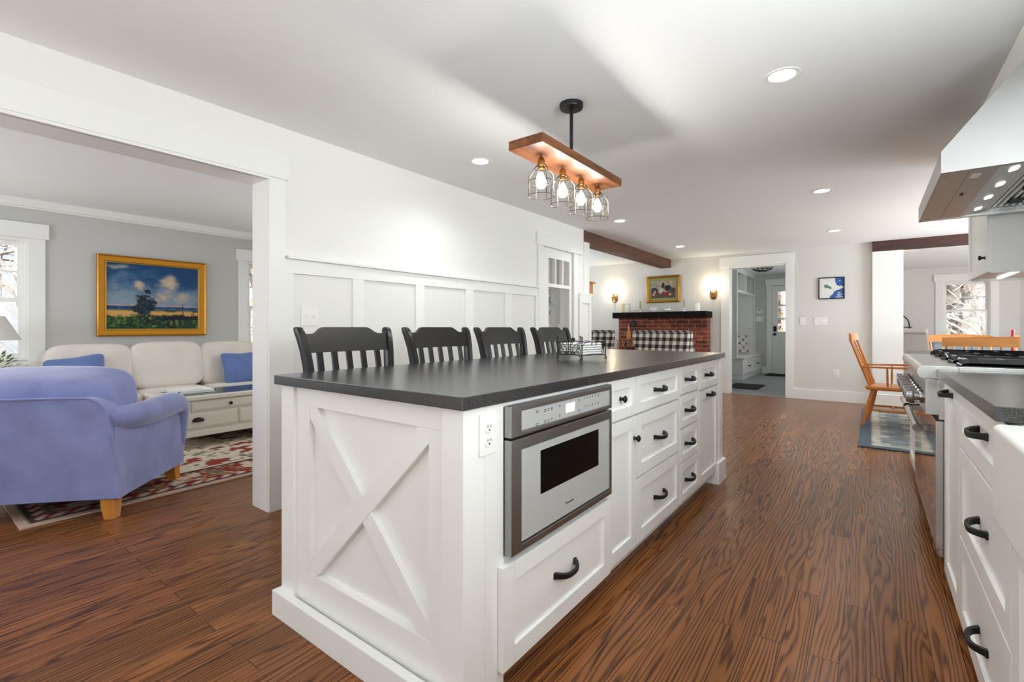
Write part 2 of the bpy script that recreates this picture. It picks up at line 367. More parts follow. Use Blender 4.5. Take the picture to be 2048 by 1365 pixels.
M['bluep'] = mat('blue_pillow_velvet', srgb(98, 122, 174), .8, var=.12, vscale=8, sheen=.5)
M['beige'] = mat('oatmeal_sofa_fabric', srgb(230, 222, 212), .9, var=.05, vscale=6, bump=.08, bscale=60, sheen=.3)
M['greyfab'] = mat('grey_chair_linen', srgb(186, 180, 174), .9, bump=.1, bscale=200)
M['cream'] = mat('cream_painted_wood', srgb(222, 217, 204), .45)
M['brick'] = bricks(); M['check'] = gingham()
M['gold'] = mat('gilt_frame', srgb(196, 134, 40), .34, metal=.75, bump=.08, bscale=90)
M['goldl'] = mat('gilt_frame_edge', srgb(226, 186, 96), .28, metal=.8)
M['pic'] = vcol('painted_picture', .5); M['rugm'] = vcol('woven_rug_pile', .95, .1, bump=.4)
M['print'] = vcol('printed_paper', .5)
M['plastic'] = mat('white_plastic', srgb(240, 238, 234), .35)
M['slot'] = mat('dark_slot', srgb(40, 40, 40), .6)
M['porc'] = mat('white_glazed_ceramic', srgb(242, 241, 237), .22, spec=.4)
M['tile'] = mat('grey_mudroom_tile', srgb(138, 142, 142), .4, var=.12, vscale=3, stretch=(1, 6, 1))
M['mat'] = mat('black_door_mat', srgb(34, 33, 33), .95, bump=.3, bscale=300)
M['paper'] = mat('white_paper_napkin', srgb(244, 243, 240), .9, bump=.1, bscale=80)
M['candle'] = mat('sage_wax', srgb(150, 146, 118), .5); M['candler'] = mat('red_wax', srgb(196, 30, 56), .4)
M['shade'] = mat('linen_lamp_shade', srgb(226, 222, 214), .9, trans=0)
M['leaf'] = mat('plant_leaf', srgb(92, 112, 52), .6, var=.3, vscale=20)
M['flower'] = mat('dried_flower_petal', srgb(176, 112, 52), .7)
M['paleblue'] = mat('pale_blue_painted_wood', srgb(176, 200, 214), .5)
M['enamel'] = mat('black_porcelain_grate', srgb(24, 26, 30), .16, coat=.6)
M['bark'] = mat('pale_bark', srgb(228, 222, 216), .9, var=.2, vscale=6, bump=.5, bscale=12)
M['barkd'] = mat('dark_bark', srgb(112, 100, 92), .9, var=.25, vscale=6, bump=.5, bscale=12)
M['needle'] = mat('evergreen_foliage', srgb(74, 98, 58), .8, var=.4, vscale=3)
M['leafy'] = mat('golden_autumn_foliage', srgb(206, 178, 84), .8, var=.3, vscale=3)
M['ground'] = mat('leaf_strewn_ground', srgb(204, 196, 186), .95, var=.25, vscale=2)
M['lcd'] = mat('lit_display', (.9, .95, .9), .4, emit=(.9, .95, .88), estr=.45)

# ================================================================== the setting
CZ = 2.31                                     # ceiling height
struct('floor', MB().box(-6.55, 3.45, -2.5, 8.5, -.08, 0), M['floor'])
struct('floor', MB().box(.0, 3.45, 8.5, 13.2, -.08, 0), M['floor'])
struct('floor', MB().box(-3.3, -.35, 8.5, 12.95, -.08, 0), M['tile'])
struct('ceiling', MB().box(-6.55, 3.45, -2.5, 8.66, CZ, CZ + .1), M['ceil'])
struct('ceiling', MB().box(0, 3.45, 8.66, 13.2, 2.32, 2.42), M['ceil'])
struct('ceiling', MB().box(-3.3, -.35, 8.66, 12.95, 2.38, 2.48), M['ceil'])
WX, WB = -2.85, -3.03                         # kitchen side / living side of the left wall
b = MB(); b.box(WB, WX, -2.5, -.6, 0, CZ); b.box(WB, WX, -.6, 1.385, 2.0, CZ); b.box(WB, WX, 1.385, 4.315, 0, CZ)
b.box(WB, WX, 4.315, 4.985, 2.02, CZ); b.box(WB, WX, 4.985, 5.255, 0, CZ)
b.box(WB, WX - .012, 5.255, 5.385, 0, 2.165)
struct('wall_left', b, M['wallw'])
b = MB(); b.box(.88, 1.0, -2.5, .25, 0, CZ); b.box(.88, 1.0, .25, 1.55, 0, 1.12); b.box(.88, 1.0, .25, 1.55, 2.1, CZ); b.box(.88, 1.0, 1.55, 5.05, 0, CZ)
struct('wall_right', b, M['wallw'])
b = MB(); b.box(-2.85, -2.3, -2.5, -2.36, 0, CZ); b.box(-2.3, .5, -2.5, -2.36, 2.12, CZ); b.box(.5, 1.0, -2.5, -2.36, 0, CZ)
struct('wall_back', b, M['wallw'])
b = MB(); b.box(-5.3, -1.878, 8.5, 8.64, 0, CZ + .07); b.box(-1.878, -1.053, 8.5, 8.64, 2.1, CZ + .07); b.box(-1.053, .345, 8.5, 8.64, 0, CZ + .07)
b.box(.345, 2.7, 8.5, 8.64, 2.16, CZ + .02); b.box(2.7, 3.45, 8.5, 8.64, 0, CZ)
struct('wall_far', b, M['wallg'])
struct('wall_nook', MB().box(1.0, 3.45, 4.93, 5.05, 0, CZ), M['wallg'])
b = MB(); b.box(3.3, 3.45, 5.05, 5.4, 0, CZ); b.box(3.3, 3.45, 5.4, 7.8, 0, .85); b.box(3.3, 3.45, 5.4, 7.8, 2.15, CZ); b.box(3.3, 3.45, 7.8, 8.5, 0, CZ)
struct('wall_nook_side', b, M['wallg'])
def wall_openings(x0, x1, y0, y1, zt, ops):
    b = MB(); y = y0
    for a, c, z0, z1 in ops:
        b.box(x0, x1, y, a, 0, zt); b.box(x0, x1, a, c, 0, z0); b.box(x0, x1, a, c, z1, zt); y = c
    b.box(x0, x1, y, y1, 0, zt); return b
# sitting room beyond the beam
struct('wall_sitting_side', wall_openings(-5.3, -5.15, 5.25, 8.5, CZ, [(6.2, 7.6, .75, 1.9)]), M['wallg'])
struct('wall_sitting_near', MB().box(-5.15, WB, 5.255, 5.385, 0, CZ), M['wallg'])
# hall behind the glazed door
struct('wall_hall_side', wall_openings(-4.3, -4.2, 3.95, 5.255, CZ, [(4.1, 4.9, .95, 1.9)]), M['walll'])
struct('wall_hall_corner', MB().box(-3.26, WB, 5.14, 5.255, 0, CZ), M['walll'])
# living room
LX = -6.4
LWIN = [(-.16, .845, .79, 1.945), (2.815, 3.6, .79, 1.945)]
struct('wall_living_far', wall_openings(LX - .15, LX, -1.75, 3.95, CZ, LWIN), M['walll'])
b = MB(); b.box(LX, -4.95, 3.83, 3.95, 0, CZ); b.box(-4.95, -3.65, 3.83, 3.95, 0, .8); b.box(-4.95, -3.65, 3.83, 3.95, 2.0, CZ); b.box(-3.65, WB, 3.83, 3.95, 0, CZ)
struct('wall_living_north', b, M['walll'])
b = MB(); b.box(LX, -6.1, -1.75, -1.6, 0, CZ); b.box(-6.1, -3.7, -1.75, -1.6, 0, .8); b.box(-6.1, -3.7, -1.75, -1.6, 2.15, CZ); b.box(-3.7, WB, -1.75, -1.6, 0, CZ)
struct('wall_living_south', b, M['walll'])
# far dining room and mudroom
DY = 13.0
b = MB(); b.box(0, 1.165, DY, DY + .15, 0, 2.32); b.box(1.165, 1.875, DY, DY + .15, 0, .86); b.box(1.165, 1.875, DY, DY + .15, 2.03, 2.32); b.box(1.875, 3.45, DY, DY + .15, 0, 2.32)
struct('wall_dining_far', b, M['wallg'])
struct('wall_dining_left', MB().box(-.12, 0, 8.64, DY + .15, 0, 2.4), M['wallg'])
b = MB(); b.box(3.3, 3.45, 8.64, 9.8, 0, 2.32); b.box(3.3, 3.45, 9.8, 11.8, 0, .85); b.box(3.3, 3.45, 9.8, 11.8, 2.15, 2.32); b.box(3.3, 3.45, 11.8, DY, 0, 2.32)
struct('wall_dining_right', b, M['wallg'])
b = MB(); b.box(-3.3, -1.8695, 12.8, 12.95, 0, 2.4); b.box(-1.8695, -.9785, 12.8, 12.95, 2.0815, 2.4); b.box(-.9785, -.3, 12.8, 12.95, 0, 2.4)
struct('wall_mudroom_far', b, M['walll'])
struct('wall_mudroom_left', MB().box(-3.3, -3.15, 8.64, 12.8, 0, 2.4), M['walll'])
struct('wall_mudroom_right', wall_openings(-.5, -.35, 8.64, 12.8, 2.4, [(10.1, 11.1, 1.0, 2.0)]), M['walll'])
# ---- trim on the left wall: casing of the wide opening, wainscot, door casing, wall end
b = MB()
b.box(WX, WX + .018, 1.375, 1.472, 0, 1.99, .002); b.box(WX, WX + .026, -.72, 1.49, 1.99, 2.13, .002)
b.box(WX - .005, WX + .02, -.6, 1.375, 1.975, 1.992)
b.box(WB, WX, 1.373, 1.3845, 0, 1.999); b.box(WB, WX, -.6, 1.373, 1.975, 1.999); b.box(WB - .012, WB, 1.374, 1.47, 0, 1.99); b.box(WB - .014, WB, -.7, 1.49, 1.975, 2.12)
struct('trim_1', b, M['trim'])
b = MB(); t = .016
b.box(WX, WX + t, 1.472, 4.225, 1.43, 1.515, .001); b.box(WX, WX + .04, 1.48, 4.225, 1.515, 1.537, .006)
for y0, y1 in ((1.472, 1.525), (1.945, 2.035), (2.51, 2.60), (3.085, 3.185), (3.65, 3.755), (4.18, 4.225)):
    b.box(WX, WX + t, y0, y1, .2, 1.43, .0015)
b.box(WX, WX + t, 1.472, 4.225, 0, .2, .002)
struct('trim_2', b, M['trim'])
b = MB()
b.box(WX, WX + .02, 4.225, 4.315, 0, 1.985, .002); b.box(WX, WX + .02, 4.985, 5.075, 0, 1.985, .002); b.box(WX, WX + .028, 4.2, 5.2, 1.985, 2.125, .002)
struct('trim_3', b, M['trim'])
b = MB()                                       # wall end: wainscot box with a cap
b.box(WX, WX + .016, 5.10, 5.40, 0, 1.5, .001); b.box(WB - .02, WX + .03, 5.12, 5.435, 1.5, 1.522, .004); b.box(WX - .02, WX + .006, 5.257, 5.40, 1.522, 2.165)
for y0, y1, z0, z1 in ((5.10, 5.165, 0, 1.5), (5.345, 5.405, 0, 1.5), (5.165, 5.345, 1.40, 1.5), (5.165, 5.345, 0, .2)):
    b.box(WX + .014, WX + .032, y0, y1, z0, z1, .001)
b.box(-3.7, WB + .01, 5.385, 5.60, 1.5, 1.522, .004); b.box(WB + .01, WX - .03, 5.40, 5.60, 1.5, 1.522, .004)
struct('trim_4', b, M['trim'])
# mudroom doorway casing, pilaster and baseboards on the far wall
b = MB(); Y = 8.5
b.box(-2.005, -1.872, Y - .02, Y, 0, 2.105, .002); b.box(-1.058, -.955, Y - .02, Y, 0, 2.105, .002); b.box(-2.03, -.945, Y - .03, Y, 2.10, 2.262, .002)
b.box(-1.895, -1.868, Y - .005, Y + .15, 0, 2.1); b.box(-1.063, -1.036, Y - .005, Y + .15, 0, 2.1); b.box(-1.878, -1.053, Y - .005, Y + .15, 2.075, 2.1)
struct('trim_5', b, M['trim'])
b = MB(); b.box(.02, .36, Y - .07, Y + .16, 0, 2.165, .002); struct('trim_6', b, M['trim'])
b = MB(); b.box(-.955, .02, Y - .016, Y, 0, .155, .003); b.box(.01, .37, Y - .088, Y - .068, 0, .16, .003); b.box(-2.2, -2.0, Y - .016, Y, 0, .155); b.box(-5.1, -3.9, Y - .016, Y, 0, .155)
struct('baseboard_far', b, M['trim'])
b = MB(); b.box(LX, LX + .06, -1.6, 3.83, CZ - .07, CZ); b.box(LX, LX + .025, -1.6, 3.83, CZ - .085, CZ - .07); b.box(LX, WB, 3.77, 3.83, CZ - .07, CZ)
struct('trim_7', b, M['trim'])
b = MB(); b.box(LX, LX + .016, -1.6, 3.83, 0, .15); struct('baseboard_living', b, M['trim'])
# kitchen soffit and crown over the hood and the upper cabinet
b = MB(); b.box(.53, .88, 1.2, 4.67, 2.13, CZ); b.box(.515, .53, 1.2, 4.68, 2.27, CZ); b.prism([(.53, 2.235), (.49, CZ), (.53, CZ)], 'y', 1.2, 4.70)
struct('trim_8', b, M['trim'])
# ---- windows
def window(n, axis, w, a0, a1, z0, z1, out, muntin=(3, 2), lower=(1, 1), cas=.105, head=.145):
    """axis 'x': wall plane x=w running along y; axis 'y': wall plane y=w running along x; out = direction of outdoors"""
    def bx(b, d0, d1, p0, p1, q0, q1, bev=.002):
        if axis == 'x': b.box(w + out * d0, w + out * d1, p0, p1, q0, q1, bev)
        else: b.box(p0, p1, w + out * d0, w + out * d1, q0, q1, bev)
    b = MB()
    bx(b, -.02, 0, a0 - cas, a0 + .012, z0 - .02, z1); bx(b, -.02, 0, a1 - .012, a1 + cas, z0 - .02, z1)
    bx(b, -.03, 0, a0 - cas - .025, a1 + cas + .025, z1, z1 + head); bx(b, -.05, 0, a0 - cas - .02, a1 + cas + .02, z0 - .045, z0 - .015); bx(b, -.018, 0, a0 - cas, a1 + cas, z0 - .14, z0 - .045)
    bx(b, 0, .14, a0, a0 + .03, z0, z1); bx(b, 0, .14, a1 - .03, a1, z0, z1); bx(b, .001, .139, a0 + .028, a1 - .028, z1 - .03, z1); bx(b, .001, .139, a0 + .028, a1 - .028, z0 - .03, z0 + .02)
    root = struct('window_%d' % n, b, M['trim'])
    zm = (z0 + z1) / 2 - .01
    for nm, (s0, s1), d, mu in (('upper_sash', (zm - .02, z1 - .03), .075, muntin), ('lower_sash', (z0 + .02, zm + .02), .035, lower)):
        b = MB(); f = .042
        bx(b, d, d + .035, a0 + .03, a0 + .03 + f, s0, s1); bx(b, d, d + .035, a1 - .03 - f, a1 - .03, s0, s1)
        bx(b, d, d + .035, a0 + .03 + f, a1 - .03 - f, s0, s0 + f, 0); bx(b, d, d + .035, a0 + .03 + f, a1 - .03 - f, s1 - f, s1, 0)
        for k in range(1, mu[0]):
            c = a0 + .03 + f + (a1 - a0 - .06 - 2 * f) * k / mu[0]; bx(b, d + .008, d + .024, c - .008, c + .008, s0 + .02, s1 - .02, .001)
        for k in range(1, mu[1]):
            c = s0 + f + (s1 - s0 - 2 * f) * k / mu[1]; bx(b, d + .0085, d + .0235, a0 + .05, a1 - .05, c - .008, c + .008, .001)
        sh = build(nm, b, M['trim'], root, smooth=30)
        g = MB(); bx(g, d + .014, d + .018, a0 + .05, a1 - .05, s0 + .02, s1 - .02, 0); build('pane', g, M['glass'], sh)
    return root
window(1, 'x', LX, *LWIN[0], -1, (2, 2), (2, 1))
window(2, 'x', LX, *LWIN[1], -1, (2, 2), (2, 2))
window(3, 'y', DY, 1.165, 1.875, .86, 2.03, 1, (3, 2), (1, 1))
window(7, 'x', -5.15, 6.2, 7.6, .75, 1.9, -1, (2, 2), (2, 1)); window(8, 'x', -4.2, 4.1, 4.9, .95, 1.9, -1, (2, 2), (2, 1), cas=.08); window(9, 'x', -.5, 10.1, 11.1, 1.0, 2.0, 1, (2, 2), (2, 1))  # unseen windows added to go with the sitting, hall and mudroom fills
window(10, 'y', -1.6, -6.1, -3.7, .8, 2.15, -1, (4, 2), (4, 1)); window(11, 'x', 3.3, 9.8, 11.8, .85, 2.15, 1, (4, 2), (4, 1))
window(6, 'y', 3.83, -4.95, -3.65, .8, 2.0, 1, (2, 2), (2, 1))  # unseen window added to go with the living room fill
window(4, 'x', .88, .25, 1.55, 1.12, 2.1, 1, (2, 1), (2, 1), cas=.08)
window(5, 'x', 3.3, 5.4, 7.8, .85, 2.15, 1, (4, 2), (4, 1))
# unseen glass door behind the viewpoint, put in for the fill lamps
b = MB(); 
for x in (-2.3, -.93, .44): b.box(x, x + .06, -2.46, -2.38, 0, 2.12, .003)
b.box(-2.3, .5, -2.46, -2.38, 2.04, 2.12); b.box(-2.3, .5, -2.46, -2.38, 0, .1)
r = struct('door_3', b, M['trim']); build('pane', MB().box(-2.28, .48, -2.43, -2.42, .08, 2.06), M['glass'], r)
# ---- glazed hall door in the left wall (three small lights over one tall pane)
b = MB(); X0, X1 = WX - .055, WX - .012; y0, y1 = 4.318, 4.982
b.box(X0, X1, y0, 4.47, .01, 1.985, .002); b.box(X0, X1, 4.93, y1, .01, 1.985, .002); b.box(X0, X1, 4.47, 4.93, 1.875, 1.985); b.box(X0, X1, 4.47, 4.93, 1.55, 1.59, .002); b.box(X0, X1, 4.47, 4.93, .01, .28)
for c in (4.623, 4.777): b.box(X0, X1, c - .012, c + .012, 1.59, 1.875, .002)
r = struct('door_1', b, M['trim'])
for a, c in ((4.47, 4.611), (4.635, 4.765), (4.789, 4.93)): build('pane', MB().box(X0 + .018, X0 + .024, a - .004, c + .004, 1.586, 1.879), M['glass'], r)
build('pane', MB().box(X0 + .018, X0 + .024, 4.466, 4.934, .276, 1.554), M['glass'], r)
for z in (1.78, .25): build('hinge', MB().box(X1 - .002, X1 + .006, 4.333, 4.35, z - .05, z + .05, .002), M['iron'], r)
build('knob', MB().lathe([(0, .06), (.02, .058), (.027, .045), (.02, .03), (.01, .025), (.01, 0), (.026, 0), (.026, .006)], (X1, 4.945, .95), 'x'), M['iron'], r)
# ---- mudroom outside door
b = MB(); Y0, Y1 = 12.80, 12.845
b.box(-1.868, -1.755, Y0, Y1, .01, 2.08, .002); b.box(-1.09, -.98, Y0, Y1, .01, 2.08); b.box(-1.755, -1.09, Y0, Y1, 1.95, 2.08); b.box(-1.755, -1.09, Y0, Y1, .01, .22); b.box(-1.755, -1.09, Y0, Y1, .84, 1.0)
b.box(-1.755, -1.09, Y0 + .015, Y1 - .01, .22, .84); b.box(-1.66, -1.18, Y0 + .004, Y1, .3, .76, .01)
for z in (1.30, 1.62): b.box(-1.755, -1.09, Y0, Y1, z - .018, z + .018)
for x in (-1.535, -1.31): b.box(x - .012, x + .012, Y0, Y1, 1.0, 1.95)
r = struct('door_2', b, M['trim'])
build('pane', MB().box(-1.76, -1.085, Y0 + .02, Y0 + .026, .995, 1.955), M['glass'], r)
build('keypad_lock', MB().box(-1.845, -1.785, Y0 - .03, Y0 + .002, 1.0, 1.13, .012), M['iron'], r)
build('knob', MB().lathe([(0, -.06), (.024, -.057), (.03, -.04), (.02, -.03), (.012, -.02), (.012, 0), (.032, 0), (.032, -.008)], (-1.815, Y0, .935), 'y'), M['iron'], r)
b = MB(); b.box(-1.995, -1.872, 12.78, 12.80, 0, 2.1, .002); b.box(-.975, -.85, 12.78, 12.80, 0, 2.1); b.box(-2.02, -.83, 12.77, 12.80, 2.1, 2.245, .002); b.box(-2.1, -1.995, 12.784, 12.8, 0, .15)
struct('trim_9', b, M['trim'])
# ---- beams
tag(build('ceiling_beam', MB().box(WX - .19, WX, 5.257, 8.50, 2.165, CZ, .004), M['beam']), 'long dark brown timber beam running from the white wall end to the fireplace wall', 'beam')
tag(build('header_beam', MB().box(.02, 2.75, 8.43, 8.64, 2.167, CZ, .004), M['beamx']), 'dark brown saw-marked header beam over the wide opening beside the upper cabinet', 'beam')

# ================================================================== kitchen island
def bow_pull(c, axis='y', out=1, half=.066, proj=.032):
    """black bow handle: feet at +-half along y, arch along +x*out"""
    b = MB(); x, y, z = c
    pts = []
    for k in range(13):
        t = -1 + k / 6
        px_ = proj * (1 - abs(t) ** 3.2); pts.append((x + out * (px_ + .002), y + t * half, z - .006 * (1 - t * t)))
    sect = [(-.8, -1.2), (.8, -1.2), (1, 0), (.8, 1.2), (-.8, 1.2), (-1, 0)]
    b.tube(pts, [.0062 + .0016 * abs(-1 + k / 6) ** 2 for k in range(13)], sect=sect)
    for s in (-1, 1): b.box(x - .001 * out, x + out * .007, y + s * half - .009, y + s * half + .009, z - .012, z + .010, .003)
    return b
def knob(c, out=1):
    return MB().lathe([(0, out * .030), (.010, out * .0295), (.0155, out * .025), (.0155, out * .021), (.009, out * .016), (.006, out * .010), (.008, out * .003), (.011, 0)], c, 'x', 20)
def shaker(xf, out, y0, y1, z0, z1, rail=.056, th=.02, rec=.010):
    """shaker front: its face is the plane x = xf"""
    b = MB(); xb = xf - out * th; g = .0016; y0 += g; y1 -= g; z0 += g; z1 -= g
    rl = min(rail, (y1 - y0) * .3, (z1 - z0) * .3)
    b.box(xb, xf, y0, y0 + rl, z0, z1, .0015); b.box(xb, xf, y1 - rl, y1, z0, z1, .0015)
    b.box(xb, xf, y0 + rl, y1 - rl, z0, z0 + rl, .0015); b.box(xb, xf, y0 + rl, y1 - rl, z1 - rl, z1, .0015)
    b.box(xb, xf - out * rec, y0 + rl - .004, y1 - rl + .004, z0 + rl - .004, z1 - rl + .004)
    return b
IF = -.86; EY0 = .925                                       # island front face
isl = thing('kitchen_island', 'long white shaker island cabinet with cross-braced end panel in the middle of the kitchen', 'kitchen island', (-1.33, 2.3, 0))
b = MB()
b.box(-1.50, IF - .023, .99, 1.10, .0, .878); b.box(-1.50, -1.43, .99, 3.66, .09, .878); b.box(-1.50, IF - .022, 1.098, 3.66, .07, .09)
b.box(-1.48, IF - .07, 1.0, 3.64, 0, .09); b.box(-1.46, IF - .022, 3.555, 3.66, .07, .878); b.box(-1.46, IF - .022, 1.098, 3.6, .862, .878)
b.box(-1.46, -1.44, 1.09, 3.6, .09, .87); b.box(IF - .06, IF - .022, 1.098, 3.6, .09, .862) 
b.box(IF - .022, IF, EY0 + .09, 1.098, .0, .878, .001); b.box(IF - .022, IF, 1.098, 1.774, .862, .878)
b.box(IF - .021, IF - .004, 1.098, 1.774, .395, .42)
build('carcass', b, M['white'], isl, world=True)
b = MB()                                        # end panel with posts and diagonal brace
EY = .925
b.box(-1.81, -1.722, EY, EY + .09, 0, .878, .002); b.box(-.942, IF, EY, EY + .09, 0, .878, .002)
b.box(-1.722, -.942, EY + .012, EY + .05, .0, .200, .0015); b.box(-1.722, -.942, EY + .012, EY + .05, .808, .878, .0015)
b.box(-1.722, -1.632, EY + .012, EY + .05, .2, .808, .0015); b.box(-1.005, -.942, EY + .012, EY + .05, .2, .808, .0015)
b.box(-1.722, -.942, EY + .034, EY + .06, .1, .86)
build('end_panel', b, M['white'], isl, world=True)
cx, cz = (-1.632 - 1.005) / 2, .504; hw, hh = (1.632 - 1.005) / 2, .304
for sgn, dy in ((1, 0), (-1, .0015)):
    b = MB(); w2 = .031; dx, dz = hw, sgn * hh; ln = math.hypot(dx, dz); nx, nz = -dz / ln * w2, dx / ln * w2
    # clip the bar to the frame opening
    k = sgn
    A = [(-hw, -k * hh), (-hw + w2 * ln / hh, -k * hh), (hw, k * hh - k * w2 * ln / hw), (hw, k * hh), (hw - w2 * ln / hh, k * hh), (-hw, -k * hh + k * w2 * ln / hw)]
    b.prism([(cx + p[0], cz + p[1]) for p in A], 'y', EY + .0125 + dy, EY + .036, .0012)
    build('cross_brace', b, M['white'], isl, world=True)
b = MB(); b.box(-1.825, IF + .012, EY - .03, EY + .0005, 0, .094, .003); b.box(-1.825, -1.81, EY, EY + .11, 0, .094, .003)
b.box(IF, IF + .012, EY, 1.0, 0, .094, .003)
build('plinth', b, M['white'], isl, world=True)
for x0, x1 in ((IF - .1, IF + .022), (-1.835, -1.70)): build('post_foot', MB().box(x0, x1, 3.50, 3.70, 0, .15, .003), M['white'], isl, world=True)
b = MB(); b.box(IF - .09, IF + .004, 3.575, 3.665, .14, .878, .002); b.box(-1.81, -1.72, 3.575, 3.665, .14, .878, .002); b.box(-1.72, IF - .09, 3.60, 3.645, 0, .878)
build('far_post', b, M['white'], isl, world=True)
def drawer(root, y0, y1, z0, z1, face, out, pull='bow', hz=None, rail=.056, hy=None, nm='drawer'):
    d = build(nm, shaker(face, out, y0, y1, z0, z1, rail), M['white'], root, world=True)
    c = (face - out * .010 if True else face, (y0 + y1) / 2 if hy is None else hy, (z0 + z1) / 2 if hz is None else hz)
    if pull == 'bow': build('handle', bow_pull(c, out=out), M['iron'], d, world=True)
    elif pull == 'bowtop': build('handle', bow_pull((face - out * .0015, c[1], c[2]), out=out), M['iron'], d, world=True)
    elif pull == 'knob': build('knob', knob((face - out * .0098, c[1], c[2]), out), M['iron'], d, world=True)
    elif pull == 'knobrail': build('knob', knob((face - out * .0005, c[1], c[2]), out), M['iron'], d, world=True)
    return d
drawer(isl, 1.068, 1.774, .10, .405, IF + .021, 1, hz=.26, hy=1.43)
drawer(isl, 1.778, 2.09, .697, .873, IF, 1, 'knob', rail=.045)
drawer(isl, 1.778, 2.09, .092, .690, IF, 1, 'knobrail', hz=.592, hy=2.062, nm='door')
drawer(isl, 2.096, 2.716, .697, .873, IF, 1, rail=.045)
drawer(isl, 2.096, 2.716, .400, .690, IF, 1); drawer(isl, 2.096, 2.716, .092, .393, IF, 1)
drawer(isl, 2.722, 3.09, .712, .873, IF, 1, rail=.042); drawer(isl, 2.722, 3.09, .518, .705, IF, 1, rail=.042)
drawer(isl, 2.722, 3.09, .322, .511, IF, 1, rail=.042); drawer(isl, 2.722, 3.09, .092, .315, IF, 1, rail=.045)
drawer(isl, 3.096, 3.555, .697, .873, IF, 1, rail=.045); drawer(isl, 3.096, 3.555, .092, .690, IF, 1, 'bowtop', hz=.655, nm='door')
# worktop
tag(build('island_worktop', MB().box(-1.828, -.842, .905, 3.685, .8785, .914, .0022), M['granite']), 'long honed black granite worktop of the island', 'worktop')
# outlet on the island
def outlet(c, nrm, label, gang='duplex', group=None):
    """nrm 'x' (faces +x) or 'y' (faces -y)"""
    x, y, z = c; root = thing({'duplex': 'power_outlet'}.get(gang, 'light_switch'), label, {'duplex': 'outlet'}.get(gang, 'light switch'), c, 0 if nrm == 'x' else -PI / 2, group)
    w = {'duplex': .035, 'one': .036, 'two': .058, 'three': .081}[gang]
    build('plate', MB().box(0, .006, -w, w, -.058, .058, .003), M['plastic'], root)
    if gang == 'duplex':
        for s in (-1, 1):
            q = build('socket', MB().lathe([(.0168, .003), (.0168, .0085), (.0155, .0092), (0, .0092)], (0, 0, s * .0195), 'x', 20), M['plastic'], root)
            m_ = MB(); m_.box(.0085, .0096, -.0078, -.0052, s * .0195 - .001, s * .0195 + .008); m_.box(.0085, .0096, .0052, .0078, s * .0195, s * .0195 + .007); m_.lathe([(0, .0096), (.0028, .0096), (.0028, .0085)], (0, 0, s * .0195 - .007), 'x', 10)
            build('slots', m_, M['slot'], q)
    else:
        k = {'one': [0], 'two': [-.023, .023], 'three': [-.046, 0, .046]}[gang]
        for yy in k:
            build('toggle', MB().box(.004, .0075, yy - .006, yy + .006, -.0125, .0125, .001).box(.006, .02, yy - .0035, yy + .0035, -.001, .009, .002), M['plastic'], root)
    return root
outlet((IF + .0003, 1.022, .797), 'x', 'white double power outlet on the island beside the microwave drawer')
# microwave drawer
mw = thing('microwave_drawer', 'stainless steel built-in microwave drawer with dark window under the island worktop', 'microwave', (IF, 1.436, .63))
Y0, Y1 = 1.10, 1.772
build('body', MB().box(IF - .30, IF + .0005, Y0 + .012, Y1 - .012, .432, .858), M['steeld'], mw, world=True)
b = MB(); xf = IF + .028
def frame(b, x0, x1, y0, y1, z0, z1, l, r, t, bt, bev=.003):
    b.box(x0, x1, y0, y0 + l, z0, z1, bev); b.box(x0, x1, y1 - r, y1, z0, z1, bev); b.box(x0, x1, y0 + l - .003, y1 - r + .003, z1 - t, z1, bev); b.box(x0, x1, y0 + l - .003, y1 - r + .003, z0, z0 + bt, bev)
pz0 = .771
frame(b, IF, xf, Y0, Y1, pz0, .866, .052, .02, .02, .016); fr = build('control_panel', b, M['steelm'], mw, world=True)
build('glass_strip', MB().box(IF, xf - .004, Y0 + .05, Y1 - .018, pz0 + .013, .848), M['sglass'], fr, world=True)
build('display', MB().box(xf - .006, xf - .0032, 1.415, 1.476, .802, .833), M['lcd'], fr, world=True)
b = MB(); rnd = random.Random(4)
for yy, zz, ww in [(1.24, .832, .016), (1.24, .792, .016), (1.285, .83, .014), (1.305, .83, .012), (1.325, .83, .014), (1.285, .794, .014), (1.305, .794, .012), (1.325, .796, .01), (1.375, .832, .01), (1.375, .8, .01), (1.51, .834, .012), (1.51, .798, .012), (1.66, .836, .01), (1.66, .806, .01)]:
    b.box(xf - .005, xf - .0036, yy - ww / 2, yy + ww / 2, zz, zz + .0022); b.box(xf - .005, xf - .0036, yy - ww / 2, yy + ww / 2 - .003, zz - .005, zz - .0032)
for k in range(5):
    for zz in (.835, .804): b.box(xf - .005, xf - .0036, 1.545 + k * .022, 1.549 + k * .022, zz, zz + .005)
build('markings', b, M['slot'], fr, world=True)
b = MB(); frame(b, IF, xf, Y0, Y1, .425, .765, .052, .02, .035, .022); fr = build('door', b, M['steelm'], mw, world=True)
build('glass_panel', MB().box(IF, xf - .004, Y0 + .05, Y1 - .018, .452, .735), M['sglass'], fr, world=True)
build('window', MB().box(xf - .006, xf - .0035, 1.258, 1.66, .566, .705), M['dglass'], fr, world=True)
build('shadow_gap', MB().box(IF, xf - .006, Y0 + .05, Y1 - .018, .444, .4565), M['slot'], fr, world=True)
def text_mesh(txt, size, ext=.0004):
    cu = bpy.data.curves.new('t', 'FONT'); cu.body = txt; cu.size = size; cu.extrude = ext; cu.align_x = 'CENTER'
    o = bpy.data.objects.new('t', cu); COL.objects.link(o); bpy.context.view_layer.update()
    me = bpy.data.meshes.new_from_object(o.evaluated_get(bpy.context.evaluated_depsgraph_get())); bpy.data.objects.remove(o)
    b = MB(); b.bm.from_mesh(me); return b
